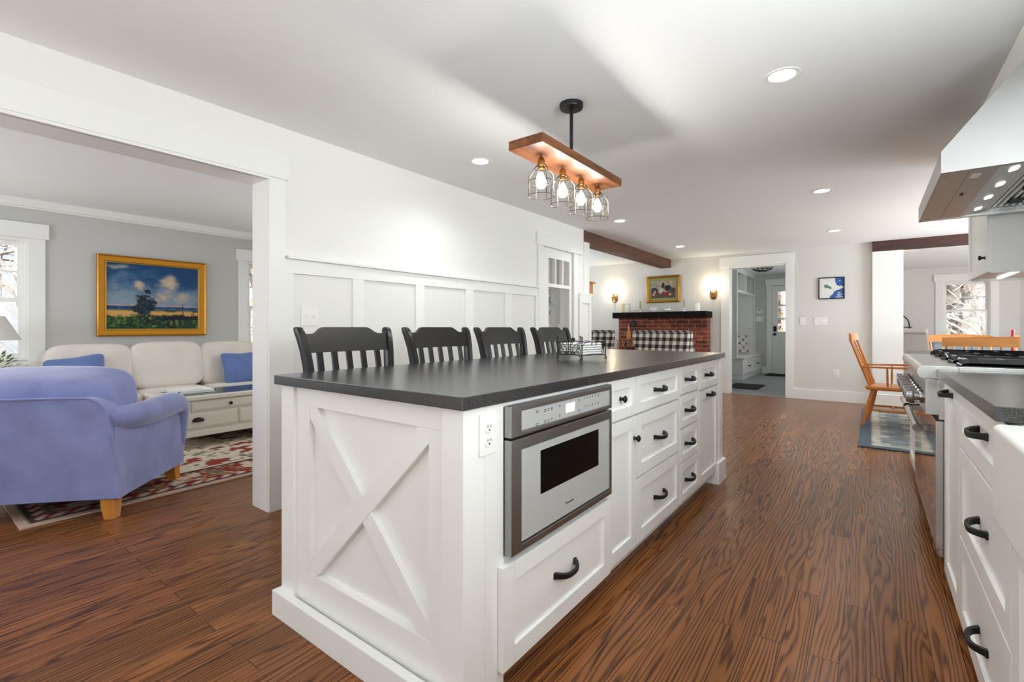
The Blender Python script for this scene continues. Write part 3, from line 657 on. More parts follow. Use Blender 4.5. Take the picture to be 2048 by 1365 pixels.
b = text_mesh('Thermador', .013); bmesh.ops.transform(b.bm, matrix=Matrix.Translation((xf - .0036, 1.44, .487)) @ Matrix(((0, 0, 1, 0), (1, 0, 0, 0), (0, 1, 0, 0), (0, 0, 0, 1))), verts=b.bm.verts)
build('lettering', b, M['slot'], fr, world=True)

# ================================================================== pendant over the island
PX_, PY_ = -1.297, 2.254
pd = thing('pendant_light', 'wooden board pendant light with four caged bulbs hanging over the island', 'pendant light', (PX_, PY_, CZ))
build('canopy', MB().lathe([(0, 0), (.0635, 0), (.0635, -.018), (.060, -.026), (.012, -.028), (.012, -.04), (0, -.04)], (0, 0, 0), 'z', 32), M['iron'], pd)
build('rod', MB().lathe([(.0095, -.03), (.0095, -.316)], (0, 0, 0), 'z', 16), M['iron'], pd)
build('board', MB().box(-.098, .098, -.433, .433, -.361, -.316, .002), M['pend'], pd)
for k, yy in enumerate((-.296, -.09, .108, .307)):
    z = -.361
    so = build('socket', MB().lathe([(0, z), (.006, z), (.006, z - .012), (.012, z - .016), (.0185, z - .03), (.0185, z - .05), (.021, z - .052), (.021, z - .056), (.016, z - .058), (.016, z - .072), (0, z - .072)], (0, yy, 0), 'z', 20), M['brass'], pd)
    b = MB()
    for j in range(8):
        a = PI * 2 * j / 8 + .2; c_, s_ = math.cos(a), math.sin(a)
        b.tube([(c_ * .022, yy + s_ * .022, z - .052), (c_ * .03, yy + s_ * .03, z - .062), (c_ * .064, yy + s_ * .064, z - .108), (c_ * .065, yy + s_ * .065, z - .115), (c_ * .066, yy + s_ * .066, z - .205)], .0012, 5)
    for rr, zz in ((.065, z - .135), (.066, z - .205), (.0225, z - .053), (.034, z - .068)):
        b.tube([(rr * math.cos(2 * PI * i / 28), yy + rr * math.sin(2 * PI * i / 28), zz) for i in range(28)], .0014, 5, closed=True)
    build('cage', b, M['bronze'], pd)
    bl = build('bulb', MB().lathe([(.012, z - .07), (.014, z - .085), (.024, z - .108), (.031, z - .13), (.031, z - .145), (.022, z - .163), (0, z - .170)], (0, yy, 0), 'z', 20), M['bulbglass'], pd)
    build('filament', MB().lathe([(0, z - .085), (.010, z - .095), (.020, z - .118), (.0255, z - .135), (.022, z - .15), (.012, z - .159), (0, z - .161)], (0, yy, 0), 'z', 14), M['pglow'], bl)
# ================================================================== counter chairs at the island
def counter_chair(name, label):
    t = thing(name, label, 'chair', (-1.72, 1.32, 0), 0, 'black slatted counter chairs behind the island')
    w = .213
    # side profile of the back posts (x, z), thickness in y
    prof = [(-.175, 0, 1, 0), (-.185, .3, 1, 0), (-.190, .60, 1.05, .002), (-.200, .78, 1.1, .008), (-.214, .92, 1.1, .013), (-.226, .99, 1.1, .020), (-.242, 1.045, 1.1, .027), (-.253, 1.072, 1.08, .031), (-.258, 1.085, .92, .033), (-.261, 1.094, .62, .034), (-.262, 1.098, .25, .034)]
    for s in (-1, 1):
        b = MB(); rings = []
        for x, z, k, sp in prof:
            y = s * (w - .012 + sp); dx, dy = .022 * k, .0145 if k > .5 else .011
            rings.append([(x + dx, y - dy * .85, z), (x + dx, y + dy * .85, z), (x + dx * .85, y + dy, z), (x - dx * .85, y + dy, z), (x - dx, y + dy * .85, z), (x - dx, y - dy * .85, z), (x - dx * .85, y - dy, z), (x + dx * .85, y - dy, z)])
        build('back_post', b.loft(rings), M['black'], t, smooth=44)
    # crest: raised in the middle with ogee shoulders, gently curved in plan
    n = 28; r0 = []
    def topz(u):
        a = abs(u)
        if a < .52: return 1.098
        if a < .80: q = (a - .52) / .28; return 1.098 - .030 * (q * q * (3 - 2 * q))
        return 1.068
    rings = []
    for i in range(n + 1):
        u = -1 + 2 * i / n; y = u * (w + .004); xo = -.018 * (1 - u * u)
        zb, zt = .985, topz(u)
        xb, xt = -.224 + xo, -.224 - (zt - .985) * .30 + xo
        rings.append([(xb + .011, y, zb), (xt + .011, y, zt), (xt - .008, y, zt), (xb - .008, y, zb)])
    build('crest_rail', MB().loft(rings), M['black'], t, smooth=45)
    for k in range(5):
        u = (k - 2) * .36; y = u * w; xo = -.018 * (1 - u * u)
        b = MB(); rings = []
        for x, z in ((-.18, .62), (-.192, .78), (-.205, .90), (-.223, .99)):
            rings.append([(x + .006 + xo, y - .0135, z), (x + .006 + xo, y + .0135, z), (x - .006 + xo, y + .0135, z), (x - .006 + xo, y - .0135, z)])
        build('slat', b.loft(rings), M['black'], t)
    build('seat', MB().puff((0.01, 0, .615), (.43, .44, .05), .35, .3, 32, 8), M['black'], t)
    for s in (-1, 1): build('front_leg', MB().tube([(.16, s * .17, .60), (.17, s * .18, .3), (.185, s * .19, 0)], [.021, .019, .016], 12), M['black'], t)
    b = MB()
    b.tube([(.182, -.18, .22), (.182, .18, .22)], .012, 8); b.tube([(-.18, -.2, .32), (-.18, .2, .32)], .012, 8)
    for s in (-1, 1): b.tube([(.175, s * .182, .30), (-.18, s * .205, .30)], .011, 8); b.tube([(.172, s * .18, .42), (-.18, s * .205, .42)], .010, 8)
    build('stretchers', b, M['black'], t)
    return t
ch = counter_chair('counter_chair', 'black slatted counter chair nearest the wide living room opening')
dup(ch, (-1.725, 1.918, 0), 0, 'black slatted counter chair second from the living room opening')
dup(ch, (-1.73, 2.50, 0), 0, 'black slatted counter chair third from the living room opening')
dup(ch, (-1.735, 3.135, 0), 0, 'black slatted counter chair closest to the glazed hall door, behind the napkin caddy')
# ================================================================== napkin caddy on the island
cz0 = .9145
cd = thing('napkin_caddy', 'black scrolled wrought iron napkin caddy standing on the island worktop', 'caddy', (-1.24, 2.36, cz0), .0)
A = [(-1.412, 2.30), (-1.222, 2.236), (-1.178, 2.425), (-1.37, 2.485)]
def loc(p, z): return (p[0] + 1.24, p[1] - 2.36, z)
def spiral(c, ex, r, turns, s=1, start=0, n=22):
    pts = []
    for i in range(n + 1):
        a = start + s * turns * 2 * PI * i / n; rr = r * (1 - .8 * i / n)
        pts.append((c[0] + ex[0] * rr * math.cos(a), c[1] + ex[1] * rr * math.cos(a), c[2] + rr * math.sin(a)))
    return pts
b = MB()
for i, p in enumerate(A):
    x, y, _ = loc(p, 0)
    b.tube([(x, y, .012), (x, y, .118)], .0028, 6); b.lathe([(0, .112), (.0045, .116), (.003, .122), (.0052, .128), (0, .134)], (x, y, 0), 'z', 8)
    nx = A[(i + 1) % 4]; ex = Vector((nx[0] - p[0], nx[1] - p[1])).normalized(); L_ = math.hypot(nx[0] - p[0], nx[1] - p[1])
    b.tube(spiral((x, y, .0115), (-ex.x, -ex.y), .0105, 1.3, -1, 1.6), .0021, 5)
    q = loc(nx, 0)
    mid = lambda t, z: (x + (q[0] - x) * t, y + (q[1] - y) * t, z)
    b.tube([mid(0, .030), mid(.5, .034), mid(1, .030)], .0022, 5)
    # upper rail in two swept halves meeting in scrolls
    for sgn, t0 in ((1, 0), (-1, 1)):
        low = i == 1
        f = lambda t: t0 + sgn * t
        b.tube([mid(f(0), .098), mid(f(.2), .104), mid(f(.38), .102), mid(f(.455), .098)] + ([] if low else [mid(f(.465), .06), mid(f(.44), .034)]), .0021, 5)
        if low:
            b.tube([mid(f(.02), .082), mid(f(.12), .098), mid(f(.25), .102)], .0019, 5); b.tube(spiral(mid(f(.40), .090), (ex.x * sgn, ex.y * sgn), .007, 1.0, 1, .5), .0016, 5); continue
        e2 = (ex.x * sgn, ex.y * sgn); o_ = mid(f(.12), .075)
        b.tube(spiral(o_, e2, .015, 1.25, -1, 2.2), .0019, 5)
        o_ = mid(f(.13), .05); b.tube([mid(f(.30), .034), mid(f(.30), .05)] + spiral(o_, e2, .021, 1.2, 1, .0), .0019, 5)
        o_ = mid(f(.34), .045); b.tube(spiral(o_, e2, .009, 1.1, -1, .5), .0017, 5)
        o_ = mid(f(.40), .094); b.tube(spiral(o_, e2, .007, 1.0, 1, .5), .0016, 5)
        b.tube([mid(f(.42), .036), mid(f(.36), .07), mid(f(.22), .093), mid(f(.02), .098)], .0019, 5)
b.tube([loc(A[0], .031), loc(A[2], .031)], .002, 5); b.tube([loc(A[1], .031), loc(A[3], .031)], .002, 5)
build('scroll_frame', b, M['iron'], cd)
ang = math.atan2(A[2][1] - A[1][1], A[2][0] - A[1][0])
nk = thing('napkins', 'stack of folded white paper napkins inside the iron caddy', 'napkins', (-1.297, 2.363, cz0 + .0335), ang)
rnd = random.Random(2)
for k in range(5):
    n = 24; rings = []; z0 = .0005 + k * .0125
    mt = Matrix.Translation((rnd.uniform(-.002, .002), rnd.uniform(-.002, .002), z0 + .0058)) @ Matrix.Rotation(rnd.uniform(-.03, .03), 4, 'Z')
    build('napkin', MB().puff((0, 0, 0), (.178, .168, .0128), .35, .14, 32, 6, mat=mt), M['paper'], nk)

# ================================================================== right-hand run: cabinets, worktop, sink, range, hood
RF = .252
cb = thing('pullout_cabinet', 'narrow white shaker pull-out cabinet between the range and the drawer stack', 'cabinet', (.56, 2.53, 0))
build('carcass', MB().box(RF + .021, .872, 2.312, 2.738, .055, .876).box(RF + .09, .872, 2.312, 2.738, 0, .055), M['white'], cb, world=True)
d = build('door', shaker(RF, -1, 2.316, 2.735, .055, .872, .06), M['white'], cb, world=True)
build('handle', bow_pull((RF + .0015, 2.535, .835), out=-1), M['iron'], d, world=True)
cb = thing('drawer_cabinet', 'white shaker base cabinet with three handled drawers beside the farmhouse sink', 'cabinet', (.56, 1.92, 0))
build('carcass', MB().box(RF + .021, .872, 1.524, 2.308, .055, .876).box(RF + .09, .872, 1.524, 2.308, 0, .055), M['white'], cb, world=True)
for z0, z1, hz in ((.679, .872, .79), (.368, .672, .515), (.058, .361, .185)): drawer(cb, 1.528, 2.306, z0, z1, RF, -1, hz=hz, hy=1.925, rail=.058)
cb = thing('sink_cabinet', 'white shaker sink base cabinet under the farmhouse sink at the right edge', 'cabinet', (.56, 1.1, 0))
build('carcass', MB().box(RF + .021, .872, .70, 1.518, .055, .652).box(RF + .09, .872, .70, 1.518, 0, .055), M['white'], cb, world=True)
for y0, y1, hy in ((1.11, 1.518, 1.15), (.70, 1.105, 1.065)):
    d = build('door', shaker(RF, -1, y0, y1, .058, .648, .06), M['white'], cb, world=True); build('knob', knob((RF, hy, .58), -1), M['iron'], d, world=True)
b = MB(); b.prism([(RF - .022, 1.545), (.872, 1.545), (.872, 2.742), (RF - .022, 2.742)], 'z', .8785, .914, .002)
b.box(.70, .872, .3, 1.5455, .8785, .914, .003); b.box(RF - .022, .872, .3, .66, .8785, .914, .003)
tag(build('counter_worktop', b, M['granite']), 'black granite worktop on the right above the drawers and around the white sink', 'worktop')
# farmhouse sink
b = MB(); sx0, sx1, sy0, sy1, sz0, sz1 = RF - .03, .69, .668, 1.535, .655, .877
b.box(sx0, sx0 + .045, sy0, sy1, sz0, sz1, .014, 4); b.box(sx1 - .03, sx1, sy0, sy1, sz0 + .02, sz1, .01); b.box(sx0 + .02, sx1 - .01, sy0, sy0 + .03, sz0 + .02, sz1, .01); b.box(sx0 + .02, sx1 - .01, sy1 - .03, sy1, sz0 + .02, sz1, .01); b.box(sx0 + .02, sx1 - .01, sy0 + .02, sy1 - .02, sz0 + .003, sz0 + .03)
sk_ = thing('farmhouse_sink', 'white fireclay apron-front farmhouse sink at the lower right edge', 'sink', (.45, 1.1, .655))
build('basin', b, M['porc'], sk_, world=True)
build('drain', MB().lathe([(0, .002), (.04, .002), (.045, .0), (.045, -.004)], (.5, 1.1, sz0 + .031), 'z'), M['steel'], sk_, world=True)
# ---- range
RY0, RY1 = 2.752, 3.962
rg = thing('kitchen_range', 'stainless steel double-oven gas range with a row of knobs below the hood', 'range', (.56, 3.35, 0))
b = MB(); b.box(.262, .872, RY0, RY1, .10, .90, .002); b.box(.30, .85, RY0 + .02, RY1 - .02, .0, .10)
build('body', b, M['steel'], rg, world=True)
# bullnose front with turned-down edge
pr = [(.30, .929), (.186, .929), (.172, .924), (.164, .910), (.164, .892), (.172, .878), (.188, .871), (.30, .871)]
build('bullnose', MB().prism(pr, 'y', RY0, RY1, .0015), M['steel'], rg, world=True)
build('cooktop', MB().box(.30, .845, RY0 + .0, RY1, .90, .929, .002).box(.845, .874, RY0, RY1, .90, .985, .003), M['steel'], rg, world=True)
build('well', MB().box(.305, .835, RY0 + .03, RY1 - .03, .9285, .9315), M['enamel'], rg, world=True)
build('knob_panel', MB().box(.192, .30, RY0, RY1, .716, .870, .002), M['steel'], rg, world=True)
for k in range(8):
    y = RY0 + .135 + k * .134
    kb = build('knob', MB().lathe([(0, -.060), (.0285, -.060), (.030, -.058), (.030, -.038), (.027, -.034), (.019, -.031), (.019, -.012)], (.192, y, .779), 'x', 28), M['steell'], rg, world=True)
    build('bezel', MB().lathe([(.019, -.014), (.029, -.012), (.031, -.004), (.031, .0)], (.192, y, .779), 'x', 28), M['steeld'], kb, world=True)
for y0, y1 in ((RY0 + .003, RY0 + .755), (RY0 + .760, RY1 - .003)):
    d = build('oven_door', MB().box(.226, .2615, y0, y1, .135, .690, .003), M['steel'], rg, world=True)
    build('door_panel', MB().box(.2252, .2262, y0 + .003, y1 - .003, .139, .686), M['mirror'], d, world=True)
    build('window', MB().box(.2249, .2253, y0 + .1, y1 - .1, .24, .56), M['dglass'] if y1 - y0 < .5 else M['mirror'], d, world=True)
    b = MB(); hy0, hy1 = y0 + .07, y1 - .035
    b.tube([(.170, hy0, .642), (.170, hy1, .642)], .0165, 18)
    hb = build('handle', b, M['steel'], d, world=True)
    for yy in (hy0 + .004, hy1 - .004):
        b = MB(); b.lathe([(0, -.014), (.017, -.014), (.0185, -.011), (.0185, .011), (.017, .014), (0, .014)], (.170, yy, .642), 'y', 20)
        b.tube([(.170, yy, .642), (.20, yy, .646), (.2255, yy, .648)], [.0135, .010, .0125], sect=[(-.8, -1), (.8, -1), (.8, 1), (-.8, 1)])
        build('handle_bracket', b, M['steeld'], hb, world=True)
b = MB(); b.box(.235, .2615, RY0 + .01, RY1 - .01, .10, .132, .002); build('toe_panel', b, M['steel'], rg, world=True)
for k in range(4):
    y0 = RY0 + .035 + k * .288; y1 = y0 + .278; b = MB(); zt = .946
    def bar(p, q, hw=.010, h=.012):
        b.tube([p, q], 1, sect=[(-hw, -h), (hw, -h), (hw, h * .55), (hw * .6, h), (-hw * .6, h), (-hw, h * .55)], up=(0, 0, 1))
    for y in (y0 + .010, y1 - .010):
        pts = [(.312, y, .924), (.312, y, .936), (.322, y, .943), (.338, y, zt), (.81, y, zt), (.826, y, .94), (.826, y, .924)]
        b.tube(pts, 1, sect=[(-.011, -.014), (.011, -.014), (.011, .010), (.006, .013), (-.006, .013), (-.011, .010)], up=(0, 0, 1))
    for x in (.335, .455, .575, .695, .812): bar((x, y0 + .012, zt - .001), (x, y1 - .012, zt - .001), .009, .013)
    for x in (.455, .695):
        b.tube([(x - .075, (y0 + y1) / 2, zt - .0005), (x + .075, (y0 + y1) / 2, zt - .0005)], 1, sect=[(-.008, -.012), (.008, -.012), (.008, .012), (-.008, .012)], up=(0, 0, 1))
    g = build('grate', b, M['enamel'], rg, world=True)
    for x in (.455, .695): build('burner', MB().lathe([(0, .9315), (.055, .9315), (.055, .935), (.04, .937), (.04, .940), (.036, .942), (0, .942)], (x, (y0 + y1) / 2, 0), 'z', 22), M['enamel'], g, world=True)
# filler strip between range and cabinet
build('side_trim', MB().box(.235, .262, RY0 - .0145, RY0 - .0015, .70, .905).box(.262, .60, RY0 - .0125, RY0 - .0015, .05, .90), M['steel'], rg, world=True)
# ---- base cabinet and worktop beyond the range
cb = thing('base_cabinet', 'white base cabinet on the far side of the range, below the upper cabinet', 'cabinet', (.56, 4.45, 0))
build('carcass', MB().box(RF + .021, .872, 3.972, 4.98, .055, .876).box(RF + .09, .872, 3.972, 4.98, 0, .055), M['white'], cb, world=True)
for y0, y1, hy in ((3.974, 4.475, 4.43), (4.478, 4.978, 4.52)):
    d = build('door', shaker(RF, -1, y0, y1, .058, .872, .06), M['white'], cb, world=True); build('handle', bow_pull((RF + .0015, hy, .56), out=-1), M['iron'], d, world=True)
tag(build('far_worktop', MB().box(RF - .022, .872, 3.968, 5.0, .8785, .914, .003), M['granite']), 'short black granite worktop beyond the range under the upper cabinet', 'worktop')
# ---- upper cabinet
uc = thing('upper_cabinet', 'white wall cabinet with one dark knob hanging beyond the range hood', 'wall cabinet', (.72, 4.3, 1.42))
b = MB(); b.box(.577, .878, 3.97, 4.65, 1.435, 2.128); b.box(.572, .878, 3.968, 3.988, 1.42, 2.128, .001); b.box(.572, .878, 4.632, 4.652, 1.42, 2.128, .001)
build('carcass', b, M['white'], uc, world=True)
d = build('door', shaker(.555, -1, 3.972, 4.648, 1.425, 2.125, .06), M['white'], uc, world=True); build('knob', knob((.555, 4.04, 1.52), -1), M['iron'], d, world=True)
build('light_strip', MB().box(.69, .71, 4.05, 4.58, 1.428, 1.436), M['dlight'], uc, world=True)
# ---- hood
HY0, HY1, HX, HZ0 = 2.695, 3.875, .238, 1.748
hd = thing('range_hood', 'large stainless steel wall range hood with sloped canopy over the range', 'range hood', (.56, 3.28, HZ0))
prof = [(HX, HZ0), (HX, HZ0 + .09), (.525, 2.205), (.875, 2.205), (.875, HZ0)]
b = MB()
for y0, y1 in ((HY0, HY0 + .012), (HY1 - .012, HY1)): b.prism(prof, 'y', y0, y1)
b.box(HX, HX + .01, HY0 + .01, HY1 - .01, HZ0, HZ0 + .09)
b.prism([(HX, HZ0 + .09), (.525, 2.205), (.525, 2.19), (HX + .012, HZ0 + .08)], 'y', HY0 + .01, HY1 - .01); b.box(.52, .875, HY0 + .01, HY1 - .01, 2.195, 2.205); b.box(.865, .875, HY0 + .01, HY1 - .01, HZ0, 2.2)
build('canopy', b, M['steell'], hd, world=True)
b = MB(); b.box(HX + .002, .870, HY0 + .002, HY0 + .035, HZ0 + .0005, HZ0 + .012); b.box(HX + .002, .870, HY1 - .035, HY1 - .002, HZ0 + .0005, HZ0 + .012); b.box(.84, .872, HY0 + .03, HY1 - .03, HZ0 + .0005, HZ0 + .012)
build('rim', b, M['steelr'], hd, world=True)
b = MB(); b.box(HX + .008, .330, HY0 + .034, HY1 - .034, HZ0 + .001, HZ0 + .010); b.box(.332, .42, HY0 + .034, HY1 - .034, HZ0 + .002, HZ0 + .012)
cp = build('control_strip', b, M['steelr'], hd, world=True)
build('maker_sticker', MB().box(.345, .375, 2.80, 2.87, HZ0 + .0008, HZ0 + .0018), M['plastic'], cp, world=True)
b = MB(); b.box(.35, .362, 3.17, 3.20, HZ0 - .003, HZ0 + .002); build('switch', b, M['slot'], cp, world=True)
pl = build('light_panel', MB().prism([(.42, HZ0 + .002), (.545, HZ0 + .03), (.545, HZ0 + .04), (.42, HZ0 + .012)], 'y', HY0 + .034, HY1 - .034), M['steelr'], hd, world=True)
rot = Matrix.Translation((.482, 0, HZ0 + .0150)) @ Matrix.Rotation(-math.atan2(.028, .125), 4, 'Y')
for y in (2.86, 3.13, 3.41, 3.70): build('hood_lamp', MB().box(-.013, .013, y - .026, y + .026, -.003, .004, .001, mat=rot), M['dlight'], pl, world=True)
b = MB(); y = HY0 + .04
x = .552
while x < .835:
    b.prism([(x, HZ0 + .05), (x + .004, HZ0 + .038), (x + .016, HZ0 + .038), (x + .02, HZ0 + .05)], 'y', HY0 + .034, HY1 - .034); x += .026
b.box(.54, .85, HY0 + .034, HY1 - .034, HZ0 + .062, HZ0 + .07)
bf = build('baffle_filter', b, M['steel'], hd, world=True)
b = MB()
for y in (2.98, 3.37, 3.70):
    for s in (-1, 1): b.box(.60, .66, y + s * .03 - .010, y + s * .03 + .010, HZ0 + .028, HZ0 + .046, .004)
build('filter_handle', b, M['iron'], bf, world=True)
# ================================================================== downlights
DL = [(-.34, 2.61, 'round recessed downlight in the ceiling nearest the range hood'), (-2.275, 2.63, 'round recessed downlight in the ceiling left of the pendant board'), (-.345, 5.03, 'round recessed downlight in the ceiling between the pendant and the header beam'),
      (-2.28, 5.06, 'round recessed downlight in the ceiling just right of the long beam start'), (-.365, 7.2, 'round recessed downlight in the ceiling in front of the map wall'), (-2.28, 7.2, 'round recessed downlight in the ceiling in front of the fireplace')]
dl0 = None
for x, y, lb in DL:
    if dl0 is None:
        dl0 = thing('downlight', lb, 'ceiling light', (x, y, CZ), 0, 'recessed downlights in the kitchen ceiling')
        build('trim_ring', MB().lathe([(.058, -.001), (.076, -.004), (.080, -.002), (.080, 0), (.058, 0)], (0, 0, 0), 'z', 32), M['plastic'], dl0)
        build('lens', MB().lathe([(0, -.0015), (.0585, -.0015), (.0585, -.0004), (0, -.0004)], (0, 0, 0), 'z', 32), M['dlight'], dl0)
    else: dup(dl0, (x, y, CZ), 0, lb)
    lamp('downlight_beam', 'SPOT', (x, y, CZ - .02), (0, 0, 0), 25, (.93, .98, 1), spot_size=math.radians(150), spot_blend=.9, shadow_soft_size=.06)

# ================================================================== flat pictures with painted colour
def lerp(a, b, t): t = max(0, min(1, t)); return tuple(a[i] + (b[i] - a[i]) * t for i in range(3))
def sstep(a, b, x): t = max(0, min(1, (x - a) / (b - a))); return t * t * (3 - 2 * t)
def fbm(x, y, o=4, seed=0): return noise.fractal(Vector((x, y, seed * 7.3)), .9, 2.1, o)
def painted(name, fn, w, h, nx, ny, mtl, parent, M4, th=0):
    """flat rectangle in local xz (facing -y), colours from fn(u, v) in 0..255 sRGB; v up; M4 places it in world"""
    b = bmesh.new(); V = [[b.verts.new((w * (i / nx - .5), 0, h * (j / ny - .5))) for i in range(nx + 1)] for j in range(ny + 1)]
    for j in range(ny):
        for i in range(nx): b.faces.new((V[j][i], V[j][i + 1], V[j + 1][i + 1], V[j + 1][i]))
    me = bpy.data.meshes.new(name); b.to_mesh(me); b.free()
    ca = me.color_attributes.new('Col', 'FLOAT_COLOR', 'POINT'); k = 0
    for j in range(ny + 1):
        for i in range(nx + 1):
            c = fn(i / nx, j / ny); ca.data[k].color = srgb(*[max(0, min(255, q)) for q in c]); k += 1
    par = WM.get(parent.name, Matrix()) if parent else Matrix()
    me.transform(par.inverted() @ M4); me.materials.append(mtl)
    o = bpy.data.objects.new(name, me); COL.objects.link(o)
    if parent: o.parent = parent
    WM[o.name] = par.copy(); return o
FACE_X = Matrix.Rotation(PI / 2, 4, 'Z')                 # local -y face turned to +x
def landscape(u, v):
    n = fbm(u * 4, v * 6, 5, 1); n2 = fbm(u * 13, v * 17, 4, 2); n3 = fbm(u * 30, v * 34, 3, 4)
    hz = .35
    if v > hz:
        t = (v - hz) / (1 - hz)
        c = lerp((132, 150, 166), (24, 68, 116), sstep(.05, .85, t + .35 * n + .06 * n2 + .25 * (u - .5)))
        k = 0
        for cx, cy, rx, ry, w in ((.66, .72, .15, .22, 1), (.61, .55, .13, .16, .8), (.80, .50, .18, .15, .8), (.34, .69, .10, .11, .9), (.14, .95, .24, .09, .6), (.10, .66, .1, .08, .45), (.5, .62, .3, .1, .3)):
            k = max(k, w * math.exp(-((u - cx + .05 * n) / rx) ** 2 * 1.3 - ((v - cy + .06 * n) / ry) ** 2 * 1.3))
        k = k + .30 * n + .16 * n2
        c = lerp(c, (190, 172, 148), sstep(.30, .85, k)); c = lerp(c, (214, 194, 168), sstep(.75, 1.1, k)); c = lerp(c, (212, 158, 138), sstep(.06, .0, t) * .85)
    elif v > .295: c = lerp((28, 60, 100), (58, 96, 138), .5 + n2)
    else:
        c = lerp((40, 82, 36), (20, 42, 40), .5 + 1.3 * n + .6 * n2)
        if v > .19: c = lerp((212, 162, 92), c, sstep(-.25, .15, n + .5 * n2 + abs(v - .245) * 7 - .28 * (u > .45) - .1))
        if v > .275: c = lerp(c, (70, 96, 56), .6)
        if v < .21 + .03 * n2:
            f = n3 + .5 * n2
            if f > .30: c = lerp(c, ((142, 164, 66), (120, 60, 74), (88, 124, 58))[int(3 * (.5 + .5 * math.sin(u * 23 + v * 9))) % 3], .75)
            elif f < -.32: c = lerp(c, (22, 28, 38), .7)
        if u > .62 + .05 * n2 and .14 < v < .205 + .02 * n2: c = lerp(c, (20, 20, 36), .85)
    r = math.hypot((u - .38) / .125, (v - .36) / .205) + .55 * fbm(u * 11, v * 13, 4, 8) + .22 * n3
    if v > .225 and r < .95: c = lerp(c, lerp((20, 34, 48), (58, 74, 90), max(0, .25 + n3)), sstep(1.02, .8, r))
    if abs(u - .815 - (v - .3) * -.05) < .0045 and .2 < v < .40: c = (30, 28, 34)
    return c
pt = thing('landscape_painting', 'gold-framed seaside landscape painting above the oatmeal sofa', 'painting', (LX, 1.835, 1.43))
y0, y1, z0, z1 = 1.332, 2.338, 1.003, 1.862
def mitred(b, x, out, y0, y1, z0, z1, prof, axis='x'):
    """picture frame moulding; prof = [(inset, depth)...]; axis 'x': on plane x; 'y': on plane y (y0..y1 are then x values)"""
    def P(i, d):
        q = [(y0 + i, z0 + i), (y1 - i, z0 + i), (y1 - i, z1 - i), (y0 + i, z1 - i)]
        return [((x + out * d, a, c) if axis == 'x' else (a, x + out * d, c)) for a, c in q]
    bm_ = bmesh.new(); R = [[bm_.verts.new(p) for p in P(i, d)] for i, d in prof]
    for A, B in zip(R, R[1:]):
        for k in range(4): bm_.faces.new((A[k], A[(k + 1) % 4], B[(k + 1) % 4], B[k]))
    bmesh.ops.recalc_face_normals(bm_, faces=bm_.faces); b._merge(bm_); return b
build('frame', mitred(MB(), LX + .001, 1, y0, y1, z0, z1, [(0, 0), (0, .038), (.008, .044), (.016, .036), (.02, .034), (.062, .026), (.064, .018)]), M['gold'], pt, world=True, smooth=20)
build('frame_liner', mitred(MB(), LX + .001, 1, y0 + .064, y1 - .064, z0 + .064, z1 - .064, [(-.001, .020), (.004, .030), (.012, .026), (.018, .012), (.018, .008)]), M['goldl'], pt, world=True, smooth=20)
painted('canvas', landscape, y1 - y0 - .158, z1 - z0 - .158, 190, 146, M['pic'], pt, Matrix.Translation((LX + .014, (y0 + y1) / 2, (z0 + z1) / 2)) @ FACE_X)
# still life over the mantel
def still(u, v):
    n = fbm(u * 8, v * 8, 4, 3)
    c = lerp((176, 168, 148), (140, 128, 112), .5 + n + (.6 - v) * .4)
    if v < .30 + .03 * n: c = lerp((108, 92, 80), (74, 62, 58), .5 + n)
    def blob(cx, cy, rx, ry, c1, c2):
        nonlocal c
        d = math.hypot((u - cx) / rx, (v - cy) / ry)
        if d < 1: c = lerp(c1, c2, d * .8 + .2 * n + .3 * ((u - cx) / rx + 1) * .5)
    blob(.14, .42, .16, .19, (64, 76, 88), (44, 50, 60)); blob(.42, .42, .13, .2, (206, 204, 180), (150, 148, 126)); blob(.50, .72, .07, .16, (60, 58, 60), (40, 38, 40)); blob(.70, .56, .14, .17, (54, 44, 48), (34, 28, 32)); blob(.87, .42, .14, .15, (88, 92, 92), (60, 62, 66))
    for cx, cy, r, a, d in ((.10, .22, .07, (226, 178, 150), (190, 120, 96)), (.16, .36, .055, (232, 190, 160), (196, 140, 110)), (.31, .24, .065, (170, 60, 56), (120, 36, 36)), (.52, .27, .075, (168, 52, 50), (110, 30, 34)), (.62, .24, .075, (186, 70, 60), (124, 38, 36)), (.72, .27, .06, (160, 56, 60), (110, 34, 40)), (.78, .20, .06, (228, 176, 140), (200, 130, 96)), (.92, .34, .05, (140, 50, 54), (90, 32, 36))):
        blob(cx, cy, r, r * 1.25, a, d)
    return c
FY = 8.5
sp = thing('still_life_picture', 'gold-framed still life print with green mat hanging above the mantel', 'picture', (-3.0, FY, 1.79))
x0, x1, z0, z1 = -3.292, -2.683, 1.545, 2.025
build('frame', mitred(MB(), FY - .001, -1, x0, x1, z0, z1, [(0, 0), (0, .03), (.012, .036), (.03, .024), (.036, .014)], 'y'), M['gold'], sp, world=True, smooth=20)
build('mat_board', MB().box(x0 + .03, x1 - .03, FY - .012, FY - .009, z0 + .03, z1 - .03), mat('sage_mat_board', srgb(148, 146, 92), .7), sp, world=True)
painted('print', still, .44, .315, 96, 70, M['print'], sp, Matrix.Translation((-2.988, FY - .0125, 1.785)))
